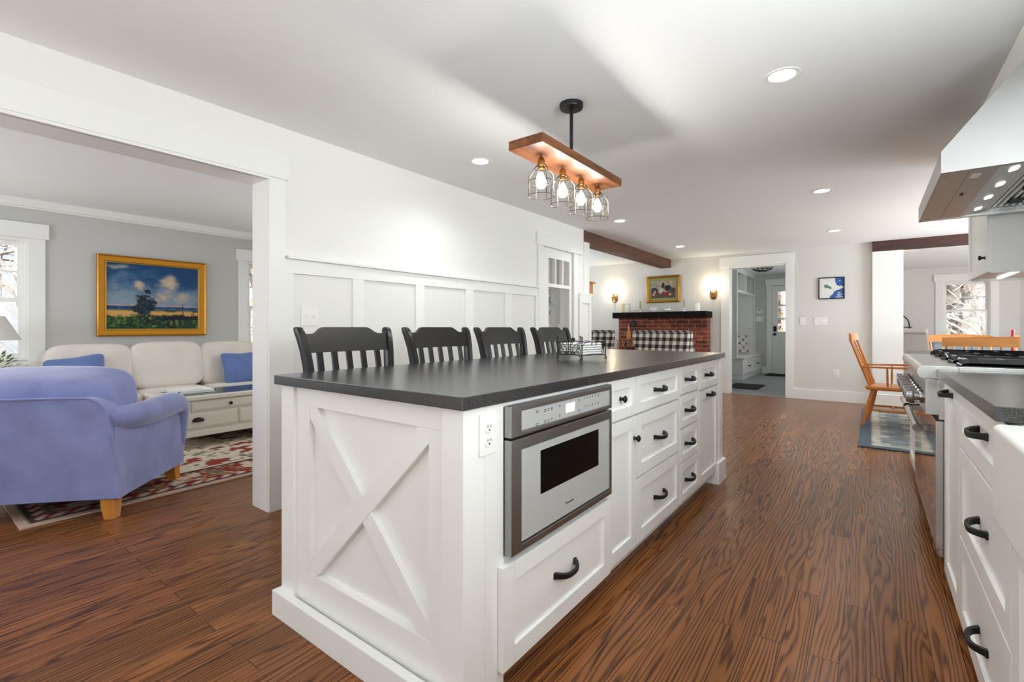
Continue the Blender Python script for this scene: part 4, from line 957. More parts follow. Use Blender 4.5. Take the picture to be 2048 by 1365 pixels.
# map poster
def mapfn(u, v):
    land = (236, 234, 230); sea = (58, 96, 160)
    n = .02 * fbm(u * 14, v * 14, 3, 9)
    def poly(pts):
        ins = False; j = len(pts) - 1
        for i in range(len(pts)):
            if (pts[i][1] > v) != (pts[j][1] > v) and u + n < (pts[j][0] - pts[i][0]) * (v - pts[i][1]) / (pts[j][1] - pts[i][1]) + pts[i][0]: ins = not ins
            j = i
        return ins
    north = [(.64, 1.02), (.66, .84), (.68, .70), (.73, .64), (.82, .58), (.90, .62), (.95, .56), (1.02, .56), (1.02, 1.02)]
    south = [(.42, -.02), (.42, .08), (.50, .16), (.58, .24), (.60, .33), (.70, .39), (.80, .42), (.85, .46), (.90, .45), (.92, .50), (1.02, .50), (1.02, -.02)]
    c = land
    if poly(north) or poly(south): c = sea
    if abs(u - .84) < .03 and abs(v - .84) < .03: c = (170, 196, 226)
    g = [(.18, .62), (.23, .69), (.33, .68), (.38, .62), (.50, .56), (.50, .47), (.42, .48), (.33, .52), (.24, .54)]
    if poly(g): c = (72, 140, 104)
    if poly([(.22, .55), (.30, .53), (.27, .45)]) or poly([(.40, .50), (.48, .48), (.62, .43), (.50, .45), (.42, .45)]): c = (150, 152, 150)
    for cv, a, d in ((.285, .74, .90), (.235, .78, .86), (.175, .71, .94), (.115, .74, .89), (.05, .67, .97)):
        if abs(v - cv) < .014 and a < u < d: c = (206, 218, 236)
    if c == land and fbm(u * 30, v * 60, 2, 4) > .38: c = (206, 204, 202)
    return c
mp_ = thing('map_poster', 'black-framed map print in white, green and blue on the grey wall beside the doorway', 'framed map', (-.462, FY, 1.685))
x0, x1, z0, z1 = -.625, -.302, 1.520, 1.842
build('frame', mitred(MB(), FY - .001, -1, x0, x1, z0, z1, [(0, 0), (0, .02), (.012, .02), (.012, .008)], 'y'), M['iron'], mp_, world=True, smooth=20)
painted('print', mapfn, x1 - x0 - .022, z1 - z0 - .022, 110, 110, M['print'], mp_, Matrix.Translation(((x0 + x1) / 2, FY - .009, (z0 + z1) / 2)))
# hall picture seen through the glazed door
def hallp(u, v):
    n = fbm(u * 6, v * 6, 4, 12); return lerp((214, 220, 222), (126, 142, 152), .45 + 1.3 * n)
hp = thing('hall_picture', 'pale framed picture on the hall wall seen through the glazed door', 'picture', (-3.45, 5.255, 1.42))
build('frame', mitred(MB(), 5.254, -1, -3.60, -3.28, 1.24, 1.60, [(0, 0), (0, .02), (.015, .02), (.02, .006)], 'y'), M['steeld'], hp, world=True)
painted('print', hallp, .29, .33, 30, 30, M['print'], hp, Matrix.Translation((-3.44, 5.248, 1.42)))
# switches and outlets
outlet((WX + .0005, 1.635, 1.165), 'x', 'white double light switch on the white wall left of the first counter chair', 'two')
outlet((-.828, FY - .0005, 1.19), 'y', 'white single light switch on the grey wall close to the doorway casing', 'one')
outlet((-.60, FY - .0005, 1.19), 'y', 'white triple light switch on the grey wall under the map', 'three')
outlet((-.405, FY - .0005, .41), 'y', 'white double power outlet low on the grey wall above the baseboard')
outlet((-3.42, 5.2545, 1.08), 'y', 'white triple light switch on the hall wall behind the glazed door', 'three')
outlet((-3.12, 5.1395, 1.08), 'y', 'white single light switch at the hall corner behind the glazed door', 'one')
outlet((-2.15, 12.7995, 1.30), 'y', 'white triple light switch on the mudroom wall beside the outside door', 'three')
th_ = thing('alarm_keypad', 'white alarm keypad on the mudroom wall above the triple switch', 'keypad', (-2.15, 12.8, 1.50))
build('case', MB().box(-2.22, -2.08, 12.765, 12.7995, 1.43, 1.55, .012), M['plastic'], th_, world=True); build('screen', MB().box(-2.19, -2.11, 12.763, 12.766, 1.515, 1.53), M['slot'], th_, world=True)

# ================================================================== living room
# sofa
SX, SY = -5.95, 1.83
so = thing('sofa', 'long oatmeal fabric three-seat sofa under the gold-framed painting', 'sofa', (SX, SY, 0))
build('base', MB().box(-.36, .40, -1.0, 1.0, .07, .30, .03, 3), M['beige'], so)
build('back', MB().puff((-.30, 0, .50), (.24, 2.06, .64), .3, .16, 40, 16, mat=Matrix.Rotation(-.12, 4, 'Y')), M['beige'], so)
for s in (-1, 1): build('arm', MB().box(-.36, .38, s * .94 - .11, s * .94 + .11, .10, .52, .04, 3).lathe([(0, -.37), (.10, -.37), (.13, -.34), (.13, .37), (.12, .39), (0, .395)], (0, s * .96, .52), 'x', 24), M['beige'], so)
for k in range(3):
    y = -.62 + k * .62
    build('seat_cushion', MB().puff((.06, y, .38), (.68, .622, .19), .4, .22, 36, 12), M['beige'], so)
    build('back_cushion', MB().puff((-.10 if k != 1 else -.09, y, .68 + (.01 if k == 1 else 0)), (.26, .66, .50), .42, .34, 36, 16, mat=Matrix.Rotation(-.20, 4, 'Y')), M['beige'], so)
for sx in (-.3, .34):
    for sy in (-.93, .93): build('foot', MB().lathe([(.03, .07), (.025, 0)], (sx, sy, 0), 'z', 14), M['legwood'], so)
def pillow(name, label, locp, size, eul):
    p = thing(name, label, 'pillow', locp, 0, 'blue velvet pillows on the sofa')
    mt = Euler(eul).to_matrix().to_4x4()
    def shape(q):
        u, v = q.x / size[0] * 2, q.y / size[1] * 2
        k = 1 + .10 * (abs(u * v)) ; return (q.x * k, q.y * k, q.z * max(.12, (1 - .55 * u * u * u * u) * (1 - .55 * v ** 4)))
    build('cover', MB().puff((0, 0, 0), size, .8, .22, 40, 14, mat=mt, fn=shape), M['bluep'], p)
    return p
pillow('throw_pillow', 'blue pillow standing at the right end of the oatmeal sofa', (-5.80, 2.50, .635), (.34, .38, .15), (0, math.radians(68), 0))
pillow('throw_pillow', 'blue pillow leaning at the left end of the oatmeal sofa, partly behind the blue armchair', (-5.82, 1.07, .645), (.38, .40, .15), (math.radians(17), math.radians(62), 0))
# coffee table with glass top and drawers
ct = thing('coffee_table', 'cream coffee table with glass top and black-handled drawers in front of the sofa', 'coffee table', (-5.15, 2.15, 0))
tx0, tx1, ty0, ty1 = -5.52, -4.80, 1.50, 2.82
b = MB(); b.box(tx0 + .03, tx1 - .012, ty0 + .03, ty1 - .03, .14, .445, .003); b.box(tx0 + .01, tx1, ty0 + .01, ty1 - .01, .118, .165, .006)
build('body', b, M['cream'], ct, world=True)
b = MB(); b.box(tx0, tx0 + .09, ty0, ty1, .445, .478, .006); b.box(tx1 - .09, tx1 + .015, ty0, ty1, .445, .478, .006); b.box(tx0 + .09, tx1 - .09, ty0, ty0 + .09, .445, .478, .004); b.box(tx0 + .09, tx1 - .09, ty1 - .09, ty1, .445, .478, .004); b.box(tx0 + .05, tx1 - .05, ty0 + .05, ty1 - .05, .44, .452)
build('top_frame', b, M['cream'], ct, world=True)
build('glass_top', MB().box(tx0 + .088, tx1 - .088, ty0 + .088, ty1 - .088, .466, .473), M['tglass'], ct, world=True)
for y0, y1, z0, z1, kind in ((1.65, 2.28, .345, .435, 'knob'), (2.30, 2.78, .345, .435, 'knob'), (1.55, 1.64, .345, .435, None), (1.55, 2.03, .19, .325, 'cup'), (2.05, 2.55, .19, .325, 'cup')):
    d = build('drawer', MB().box(tx1 - .014, tx1 - .002, y0, y1, z0, z1, .004).box(tx1 - .004, tx1 + .003, y0 + .014, y1 - .014, z0 + .014, z1 - .014, .004), M['cream'], ct, world=True)
    yc = (y0 + y1) / 2 - (.12 if kind == 'cup' and y0 < 2 else 0)
    if kind == 'knob': build('knob', knob((tx1 + .002, yc, (z0 + z1) / 2), 1), M['iron'], d, world=True)
    if kind == 'cup': build('cup_pull', MB().puff((tx1 + .002, yc - (-.03), .262), (.05, .10, .06), 1, 1, 20, 10, fn=lambda q: (max(q.x, 0), q.y, max(q.z, -.008))), M['iron'], d, world=True)
for sx in (tx0 + .06, tx1 - .06):
    for sy in (ty0 + .06, ty1 - .06): build('foot', MB().box(sx - .04, sx + .04, sy - .04, sy + .04, .012, .12, .004), M['cream'], ct, world=True)
b = MB(); b.box(-5.42, -5.08, 1.64, 1.95, .4735, .485, .003); b.box(-5.42, -5.41, 1.64, 1.95, .485, .50); b.box(-5.09, -5.08, 1.64, 1.95, .485, .50); b.box(-5.42, -5.08, 1.64, 1.65, .485, .50); b.box(-5.42, -5.08, 1.94, 1.95, .485, .50)
tag(build('serving_tray', b, M['plastic']), 'low white tray lying on the coffee table behind the blue armchair', 'tray')
# blue armchair
AR = math.radians(137.6)
ax = Vector((math.cos(AR), math.sin(AR))); ay = Vector((-math.sin(AR), math.cos(AR)))
cor = Vector((-3.40, .805))                      # rear right skirt corner
ctr = cor + ax * .40 + ay * .49
ac = thing('armchair', 'big blue microsuede armchair seen from behind on the patterned rug', 'armchair', (ctr.x, ctr.y, 0), AR)
def rrect(x0, x1, y0, y1, r, z, n=4):
    out = []
    for cx_, cy_, a0 in ((x1 - r, y1 - r, 0), (x0 + r, y1 - r, PI / 2), (x0 + r, y0 + r, PI), (x1 - r, y0 + r, 1.5 * PI)):
        for i in range(n + 1): a = a0 + PI / 2 * i / n; out.append((cx_ + r * math.cos(a), cy_ + r * math.sin(a), z))
    return out
b = MB(); b.loft([rrect(-.37, .36, -.465, .465, .03, .120), rrect(-.372, .375, -.472, .472, .035, .126), rrect(-.372, .38, -.472, .472, .035, .30), rrect(-.372, .38, -.47, .47, .035, .33)])
build('base', b, M['blue'], ac, sub=1)
# outer back: tall shell with rounded top corners, leaning outwards
rings = []
for i in range(11):
    t = i / 10; x = -.40 - .055 * t
    rings.append((t, x))
b = MB(); prof = []
def backout(off, sc):
    pts = []; zt = .705
    pts += [(-.488 * sc, .122), (-.480 * sc, .28), (-.466 * sc, .45), (-.454 * sc, .58)]
    for i in range(7): a = PI - PI / 2 * i / 6; pts.append((-.345 * sc + .105 * math.cos(a), .60 + (.105 * math.sin(a)) * 1.0))
    q = [(-p[0], p[1]) for p in pts[::-1]]
    return [(off + .012 - .060 * (p[1] - .122) / .58, p[0], p[1]) for p in pts + q]
b.loft([backout(-.395, .985), backout(-.400, 1), backout(-.36, 1.0), backout(-.30, .985), backout(-.27, .97)])
build('back', b, M['blue'], ac, smooth=60)
pip = backout(-.400, 1.003)
build('piping', MB().tube([(p[0] - .001, p[1], p[2] + .002) for p in pip[1:-1]], .006, 6), M['blue'], ac)
# rolled arms swooping from the back to a scrolled front
for s in (-1, 1):
    b = MB(); path = [(-.40, .56, .050), (-.34, .575, .064), (-.22, .562, .072), (-.06, .555, .076), (.10, .560, .080), (.22, .566, .080), (.30, .558, .074), (.345, .53, .064), (.365, .48, .056), (.37, .40, .048), (.368, .31, .040), (.36, .24, .028)]
    b.tube([(x, s * (.425 + (.03 if x > -.3 else 0)), z) for x, z, r in path], [r for _, _, r in path], 18, up=(0, 1, 0))
    build('arm', b, M['blue'], ac, smooth=80)
    b = MB(); b.loft([[(-.385, s * .482, .122), (.362, s * .482, .122), (.360, s * .478, .54), (-.39, s * .462, .54)], [(-.385, s * .33, .122), (.362, s * .33, .122), (.355, s * .33, .54), (-.385, s * .33, .54)]])
    build('arm_panel', b, M['blue'], ac)
build('seat_cushion', MB().puff((.08, 0, .40), (.70, .70, .19), .4, .25, 40, 14), M['blue'], ac)
def bulge(q): return (q.x * (1 + .25 * (1 - (q.y / .44) ** 2)), q.y * (1 - .10 * max(0, -q.z) / .25), q.z + .015 * (1 - (q.y / .44) ** 2))
bc = build('back_cushion', MB().puff((-.20, 0, .635), (.30, .85, .39), .42, .2, 56, 24, mat=Matrix.Rotation(-.25, 4, 'Y'), fn=bulge), M['blue'], ac, smooth=80)
for sx, sy in ((-.34, -.42), (-.34, .42), (.33, -.42), (.33, .42)):
    b = MB(); h = .118; e = math.copysign(.012, sx); f = math.copysign(.012, sy)
    b.loft([[(sx - .026 + e, sy - .026 + f, .002), (sx + .026 + e, sy - .026 + f, .002), (sx + .026 + e, sy + .026 + f, .002), (sx - .026 + e, sy + .026 + f, .002)], [(sx - .034, sy - .034, h * .55), (sx + .034, sy - .034, h * .55), (sx + .034, sy + .034, h * .55), (sx - .034, sy + .034, h * .55)], [(sx - .036, sy - .036, h + .006), (sx + .036, sy - .036, h + .006), (sx + .036, sy + .036, h + .006), (sx - .036, sy + .036, h + .006)]])
    build('leg', b, M['legwood'], ac)
# oriental rug
RW, RL = 2.55, 3.4                                # x size, y size
def persian(u, v):
    x, y = u * RW, v * RL; d = min(x, RW - x, y, RL - y)
    n = fbm(x * 4, y * 4, 3, 1); f = fbm(x * 11, y * 11, 2, 6); g = fbm(x * 24, y * 24, 2, 11)
    cream, red, navy = (216, 202, 180), (146, 48, 44), (52, 54, 66)
    if d < .045: c = (206, 176, 160)
    elif d < .075: c = (84, 70, 62)
    elif d < .12: c = lerp(cream, red, 1 if (int((x + y) / .05) % 2) else 0)
    elif d < .40:
        c = red; m = math.sin(x * 13) * math.sin(y * 13) + .8 * f
        if m > .42: c = cream
        elif m > .30: c = navy
        elif m < -.5: c = (124, 108, 88)
        if abs(g) > .42: c = (190, 150, 110)
    elif d < .44: c = navy
    elif d < .47: c = cream
    else:
        c = cream; m = f + .5 * math.sin(x * 7 + 2 * n) * math.sin(y * 7)
        if m > .46: c = (150, 62, 54)
        elif m > .38: c = (70, 62, 62)
        elif m < -.5: c = (120, 128, 112)
        elif m < -.42: c = (104, 84, 70)
    return lerp(c, (c[0] * .9, c[1] * .9, c[2] * .9), .5 + g)
def rug(name, label, x0, x1, y0, y1, fn, nx, ny, th=.010):
    r = thing(name, label, 'rug', ((x0 + x1) / 2, (y0 + y1) / 2, .0005))
    painted('pile', fn, x1 - x0, y1 - y0, nx, ny, M['rugm'], r, Matrix.Translation(((x0 + x1) / 2, (y0 + y1) / 2, .0007 + th)) @ Matrix.Rotation(-PI / 2, 4, 'X'))
    build('backing', MB().box(x0 - .001, x1 + .001, y0 - .001, y1 + .001, .0006, .0004 + th, .002), RUGB[name], r, world=True)
    return r
RUGB = {'oriental_rug': mat('rug_edge_binding', srgb(200, 170, 152), .95), 'area_rug': mat('rug_edge_binding_grey', srgb(74, 84, 94), .95)}
rug('oriental_rug', 'red and cream oriental rug under the blue armchair and coffee table', -3.66 - RW, -3.66, .445, .445 + RL, persian, 150, 200)
# end table, lamp, plant at the far left
et = thing('end_table', 'cream end table beside the left arm of the sofa, behind the blue armchair', 'end table', (-5.98, .42, 0))
build('top', MB().box(-6.24, -5.74, .20, .66, .60, .63, .006), M['cream'], et, world=True)
build('body', MB().box(-6.20, -5.78, .24, .62, .30, .60, .004), M['cream'], et, world=True)
for sx in (-6.19, -5.79):
    for sy in (.25, .61): build('leg', MB().box(sx - .022, sx + .022, sy - .022, sy + .022, 0, .31, .003), M['cream'], et, world=True)
lp = thing('table_lamp', 'table lamp with a pale conical shade at the left edge, in front of the window', 'lamp', (-6.06, .55, .631))
build('base', MB().lathe([(0, 0), (.075, 0), (.075, .015), (.03, .03), (.05, .08), (.065, .16), (.05, .25), (.02, .30), (.012, .33), (.012, .40), (0, .40)], (0, 0, 0), 'z', 24), M['porc'], lp)
build('shade', MB().lathe([(.2, .355), (.098, .565), (.095, .565), (.197, .355)], (0, 0, 0), 'z', 40), M['shade'], lp)
fp = thing('flower_arrangement', 'small arrangement of green leaves and orange blooms at the left edge below the lamp', 'plant', (-5.80, .575, .631 - .551))
build('vase', MB().lathe([(0, .551), (.04, .551), (.06, .60), (.05, .65), (.04, .67), (.035, .66), (0, .62)], (0, 0, 0), 'z', 18), M['porc'], fp)
rnd = random.Random(8); bl = MB(); bf_ = MB()
for k in range(60):
    a = rnd.uniform(0, 2 * PI); r = rnd.uniform(.02, .14); z = .66 + rnd.uniform(.0, .16) * (1 - r * 3); c = Vector((r * math.cos(a), r * math.sin(a), z)); d = Vector((math.cos(a), math.sin(a), rnd.uniform(-.2, .9))).normalized(); w = d.cross(Vector((0, 0, 1))).normalized() * rnd.uniform(.008, .016); L_ = d * rnd.uniform(.04, .07)
    tgt = bf_ if k % 5 == 0 else bl
    vs = [tgt.bm.verts.new(p) for p in (c, c + L_ * .5 + w, c + L_, c + L_ * .5 - w)]; tgt.bm.faces.new(vs)
build('leaves', bl, M['leaf'], fp); build('blooms', bf_, M['flower'], fp)

# ================================================================== sitting room: fireplace, mantel, sconces, checked chairs
fpx = thing('fireplace', 'red brick fireplace breast below the black timber mantel', 'fireplace', (-3.0, 8.4, 0))
b = MB(); b.box(-3.76, -3.40, 8.30, 8.499, 0, 1.262); b.box(-2.62, -2.18, 8.30, 8.499, 0, 1.262); b.box(-3.40, -2.62, 8.30, 8.499, .75, 1.262); b.box(-3.40, -2.62, 8.46, 8.499, 0, .75)
build('brickwork', b, M['brick'], fpx, world=True)
build('hearth', MB().box(-3.85, -2.1, 7.95, 8.30, .0, .05, .004), M['brick'], fpx, world=True)
b = MB(); b.box(-3.80, -2.145, 8.10, 8.5, 1.262, 1.368, .012)
tag(build('mantel_shelf', b, M['mantel']), 'thick black timber mantel shelf on top of the brick fireplace', 'mantel')
MZ = 1.3685
t = thing('mantel_clock', 'small white and amber mantel clock at the left end of the mantel', 'clock', (-3.55, 8.22, MZ))
b = MB(); b.box(-.05, .045, -.03, .03, 0, .165, .004); build('case', b, M['cream'], t)
build('face', MB().lathe([(0, -.001), (.03, -.001), (.03, .004), (0, .004)], (.0, -.032, .115), 'y', 18), M['porc'], t)
build('side_panel', MB().box(-.10, -.051, -.03, .03, 0, .165, .003), mat('amber_panel', srgb(236, 196, 128), .5), t)
def candlestick(x, label):
    t = thing('candlestick', label, 'candlestick', (x, 8.22, MZ), 0, 'white candlesticks on the mantel')
    build('holder', MB().lathe([(0, 0), (.04, 0), (.035, .012), (.02, .022), (.022, .032), (.05, .045), (.052, .055), (.022, .060), (.020, .058), (0, .058)], (0, 0, 0), 'z', 20), M['porc'], t)
    build('candle', MB().lathe([(0, .056), (.0125, .056), (.012, .20), (.005, .206), (0, .206)], (0, 0, 0), 'z', 12), M['candle'], t)
candlestick(-3.31, 'white candlestick with sage candle on the mantel, beside the small clock')
candlestick(-2.535, 'white candlestick with sage candle on the mantel, beside the white jar')
t = thing('pierced_bowl', 'white pierced ceramic bowl on the mantel, left of its centre', 'bowl', (-3.07, 8.22, MZ))
build('bowl', MB().lathe([(0, 0), (.035, 0), (.038, .01), (.06, .035), (.07, .065), (.074, .075), (.070, .075), (.055, .03), (0, .015)], (0, 0, 0), 'z', 24), M['porc'], t)
b = MB()
for k in range(14):
    a = 2 * PI * k / 14; b.lathe([(0, 0), (.005, .0005), (0, .001)], (.069 * math.cos(a), .069 * math.sin(a), .062), 'z', 6)
build('rim_dots', b, M['slot'], t)
t = thing('ceramic_creamer', 'low white ceramic creamer with a handle on the mantel, right of its centre', 'creamer', (-2.82, 8.22, MZ))
build('body', MB().lathe([(0, 0), (.03, 0), (.032, .008), (.055, .03), (.05, .05), (.054, .056), (.048, .052), (.045, .02), (0, .012)], (0, 0, 0), 'z', 24), M['porc'], t)
build('handle', MB().tube([(.045, 0, .045), (.075, 0, .055), (.085, 0, .042), (.07, 0, .026), (.05, 0, .024)], .005, 8), M['porc'], t)
t = thing('ceramic_jar', 'tall cream ceramic jar at the right end of the mantel', 'jar', (-2.315, 8.22, MZ))
build('body', MB().lathe([(0, 0), (.04, 0), (.046, .01), (.046, .10), (.036, .125), (.036, .135), (.042, .145), (0, .147)], (0, 0, 0), 'z', 24), M['porc'], t)
def sconce(x, z, label):
    t = thing('wall_sconce', label, 'wall light', (x, 8.5, z), 0, 'brass candle sconces beside the fireplace')
    build('back_plate', MB().puff((0, -.006, 0), (.13, .03, .19), 1, 1, 24, 14), M['brass'], t)
    build('arm', MB().tube([(0, -.012, -.02), (0, -.05, -.055), (0, -.09, -.06), (0, -.11, -.035), (0, -.112, -.01)], .006, 8), M['brass'], t)
    build('drip_pan', MB().lathe([(0, -.012), (.012, -.012), (.034, .0), (.036, .004), (.01, 0), (0, 0)], (0, -.112, 0), 'z', 18), M['brass'], t)
    build('candle_sleeve', MB().lathe([(.011, 0), (.011, .062), (0, .062)], (0, -.112, 0), 'z', 12), M['porc'], t)
    build('bulb', MB().lathe([(.006, .062), (.014, .078), (.015, .09), (.008, .112), (0, .122)], (0, -.112, 0), 'z', 14), M['glow'], t)
    build('cord', MB().tube([(0, -.004, -.07), (0, -.004, -.26)], .003, 6), M['plastic'], t)
    lamp('sconce_light', 'POINT', (x, 8.5 - .115, z + .14), (0, 0, 0), 3.6, (1, .82, .56), shadow_soft_size=.03)
sconce(-3.93, 1.665, 'brass candle wall sconce left of the fireplace')
sconce(-2.127, 1.665, 'brass candle wall sconce right of the fireplace, next to the doorway')
# fire tools and black trivet on the bricks
t = thing('fireplace_tool_set', 'black wrought iron fireplace tool set with amber handles on the left of the hearth', 'fire tools', (-3.56, 8.16, .0505))
build('stand', MB().lathe([(0, 0), (.12, 0), (.12, .015), (.015, .03), (.010, .78), (0, .80)], (0, 0, 0), 'z', 18).tube([(-.15, 0, .74), (-.12, 0, .78), (0, 0, .80), (.12, 0, .78), (.15, 0, .74)], .008, 8), M['iron'], t)
for k, dx in enumerate((-.145, -.05, .05, .145)):
    b = MB(); b.tube([(dx, -.02, .70), (dx, -.02, .14)], .007, 8)
    if k == 0: b.box(dx - .045, dx + .045, -.03, -.012, .05, .16, .004)
    elif k == 1: b.lathe([(.03, .14), (.045, .05), (0, .05)], (dx, -.02, 0), 'z', 12)
    elif k == 2: b.tube([(dx, -.02, .14), (dx, -.02, .06), (dx + .03, -.02, .1)], .007, 6)
    else: b.tube([(dx, -.02, .2), (dx + .02, -.02, .1), (dx, -.02, .05)], .007, 6)
    w_ = build('tool', b, M['iron'], t)
    build('tool_handle', MB().tube([(dx + .026 * math.cos(q), -.02, .76 + .05 * math.sin(q)) for q in [-2.6 + 4.6 * j / 18 for j in range(19)]] + [(dx + .004, -.02, .735), (dx, -.02, .70)], .007, 8), M['brass'], w_)
t = thing('wooden_paddle', 'amber wooden paddle hanging on the bricks above the fire tools', 'paddle', (-3.56, 8.29, .9))
build('blade', MB().box(-.042, .042, -.012, .006, -.02, .12, .015), M['cherry'], t); build('grip', MB().tube([(0, -.003, .11), (0, -.003, .24)], [.02, .014], 10), M['cherry'], t)
t = thing('iron_trivet', 'round black iron ornament hanging high on the left bricks', 'ornament', (-3.47, 8.295, 1.16))
build('disc', MB().lathe([(0, -.018), (.05, -.016), (.058, -.008), (.058, 0), (0, 0)], (0, 0, 0), 'y', 20), M['iron'], t); build('hook', MB().tube([(0, -.01, .05), (-.05, -.014, .05), (-.10, -.014, .048)], .006, 6), M['iron'], t)
# checked wing chairs
def wing_chair(label, locp, rz):
    t = thing('wing_chair', label, 'armchair', locp, rz, 'black and white checked chairs by the fireplace')
    # faces +y; outer back towards -y
    b = MB(); rings = []
    for i in range(9):
        q = i / 8; z = .16 + q * .86; hw = .30 + .11 * sstep(.2, 1, q); y = -.30 - .12 * q
        rings.append(rrect(-hw, hw, y - .05 - .02 * q, y + .11, .045, z))
    rings.append(rrect(-.408, .408, -.462, -.34, .05, 1.040)); rings.append(rrect(-.398, .398, -.445, -.36, .04, 1.056))
    build('back', b.loft(rings), M['check'], t, smooth=60)
    for s in (-1, 1):
        b = MB(); b.loft([[(s * .28, -.34, .55), (s * .34, -.36, .55), (s * .34, -.02, .55), (s * .29, -.02, .55)], [(s * .31, -.38, .85), (s * .375, -.38, .85), (s * .36, -.10, .85), (s * .31, -.10, .85)], [(s * .34, -.40, 1.02), (s * .39, -.40, 1.02), (s * .37, -.25, 1.0), (s * .33, -.25, 1.0)]])
        build('wing', b, M['check'], t, sub=1)
        build('arm', MB().box(s * .31 - .06, s * .31 + .06, -.30, .34, .20, .60, .04, 3), M['check'], t)
    build('seat', MB().box(-.26, .26, -.30, .34, .18, .46, .04, 3), M['check'], t)
    for sx in (-.28, .28):
        for sy in (-.28, .28): build('leg', MB().tube([(sx, sy, .19), (sx * 1.05, sy * 1.05, 0)], [.025, .018], 10), M['mantel'], t)
    return t
wc = wing_chair('checked wing chair with its back turned, right in front of the brick fireplace', (-2.24, 6.78, 0), math.radians(-4))
dup(wc, (-3.52, 6.72, 0), math.radians(20), 'checked wing chair half hidden behind the white wall end')
t = thing('wooden_stand', 'small amber wooden stand on the ledge just behind the white wall end', 'ornament', (-2.93, 5.535, 1.5225))
build('post', MB().box(-.05, .045, -.045, .04, 0, .145, .003), M['cherry'], t); build('cap', MB().box(-.07, .07, -.06, .065, .145, .165, .003), M['cherry'], t)

# ================================================================== dining nook
rug('area_rug', 'grey-blue distressed area rug under the dining table and the wooden armchair', -.09, 2.6, 5.40, 7.93, lambda u, v: distressed(u, v), 120, 120) if False else None
def distressed(u, v):
    x, y = u * 2.69, v * 2.53; d = min(x, y, 2.69 - x, 2.53 - y)
    n = fbm(x * 3, y * 12, 4, 3); f = fbm(x * 14, y * 46, 3, 8); g = fbm(x * 5, y * 5, 3, 14)
    if d < .09: c = (92, 104, 114)
    elif d < .16: c = (196, 190, 174)
    else: c = lerp((196, 188, 170), (116, 128, 138), .42 + .9 * n + .4 * g)
    if d >= .16 and (abs(math.sin(x * 5.2)) > .93 or abs(math.sin(y * 4.4)) > .95): c = lerp(c, (104, 116, 126), .5)
    return lerp(c, (78, 88, 98), max(0, .9 * f - .02))
rug('area_rug', 'grey-blue distressed area rug under the dining table and the wooden armchair', -.09, 2.6, 5.40, 7.93, distressed, 120, 120)
def spindle(b, p, q, r, n=8): b.tube([p, tuple((p[i] + q[i]) / 2 for i in range(3)), q], [r * .85, r * 1.1, r * .8], n)
def windsor(label, locp, rz, w=.50, nsp=6, arms=False, group='wooden spindle-back chairs around the dining table', top=1.03, name='windsor_chair', seat_d=.42, wood_='cherryx'):
    """faces +y"""
    t = thing(name, label, 'chair', locp, rz, group); hw = w / 2; md = M[wood_]
    b = MB(); sy0, sy1 = -seat_d / 2, seat_d / 2
    b.loft([rrect(-hw * .9, hw * .9, sy0, sy1, .06, .412), rrect(-hw * .97, hw * .97, sy0 - .01, sy1 + .01, .07, .425), rrect(-hw * .97, hw * .97, sy0 - .01, sy1 + .01, .07, .442), rrect(-hw * .93, hw * .93, sy0, sy1, .06, .452)])
    build('seat', b, md, t)
    yb0, yb1 = sy0 + .035, sy0 - .165; zt = top - .085
    def at(u, z): k = (z - .45) / (top - .45); return (u * (hw * (.80 + .16 * k)), yb0 + (yb1 - yb0) * k - .035 * (1 - u * u) * k, z)
    for k in range(nsp):
        u = -1 + 2 * k / (nsp - 1); b = MB(); r = .0125 if k in (0, nsp - 1) else .0075
        spindle(b, at(u, .445), at(u, zt + .01), r); build('spindle', b, md, t)
    n = 16; rings = []
    for i in range(n + 1):
        u = (-1 + 2 * i / n) * 1.07; x, y, _ = at(u, zt); dz = .012 * u * u
        rings.append([(x, y + .011, zt - .004), (x, y + .004, top - dz), (x, y - .009, top - dz), (x, y - .009, zt - .004)])
    build('crest_rail', MB().loft(rings), md, t, smooth=50)
    if arms:
        for s in (-1, 1):
            b = MB(); a0 = at(s, .66); b.tube([a0, (s * (hw + .015), -.02, .665), (s * (hw + .03), .20, .668), (s * (hw + .02), .24, .666)], [.015, .018, .022, .02], sect=[(-1, -.55), (1, -.55), (1, .55), (-1, .55)]); build('arm', b, md, t)
            b = MB(); spindle(b, (s * hw * .88, -.02, .445), (s * (hw + .01), -.02, .66), .010); build('arm_post', b, md, t); b = MB(); spindle(b, (s * hw * .88, .14, .445), (s * (hw + .02), .17, .66), .014); build('arm_post', b, md, t)
    for sx in (-1, 1):
        for sy in (-1, 1):
            b = MB(); p, q = (sx * hw * .74, sy * seat_d * .36, .42), (sx * hw * .95, sy * seat_d * .50 + (-.03 if sy < 0 else .02), 0.0112 if True else 0)
            b.tube([p, tuple(p[i] * .55 + q[i] * .45 for i in range(3)), q], [.016, .020, .013], 12); build('leg', b, md, t)
    b = MB()
    for sx in (-1, 1): spindle(b, (sx * hw * .85, -seat_d * .45, .19), (sx * hw * .85, seat_d * .44, .19), .011)
    spindle(b, (-hw * .85, 0, .19), (hw * .85, 0, .19), .010); build('stretchers', b, md, t)
    return t
RZ0 = .0
windsor('amber wooden spindle armchair at the left end of the dining table, on the grey rug', (.19, 6.72, 0), math.radians(-90 - 6), .50, 6, True, 'wooden spindle-back chairs around the dining table', 1.035, 'spindle_armchair', .42, 'cherry')
windsor('light wooden spindle bench, its back turned, on the near side of the dining table', (.98, 5.98, 0), 0, .95, 9, False, 'wooden spindle-back chairs around the dining table', 1.02, 'spindle_bench')
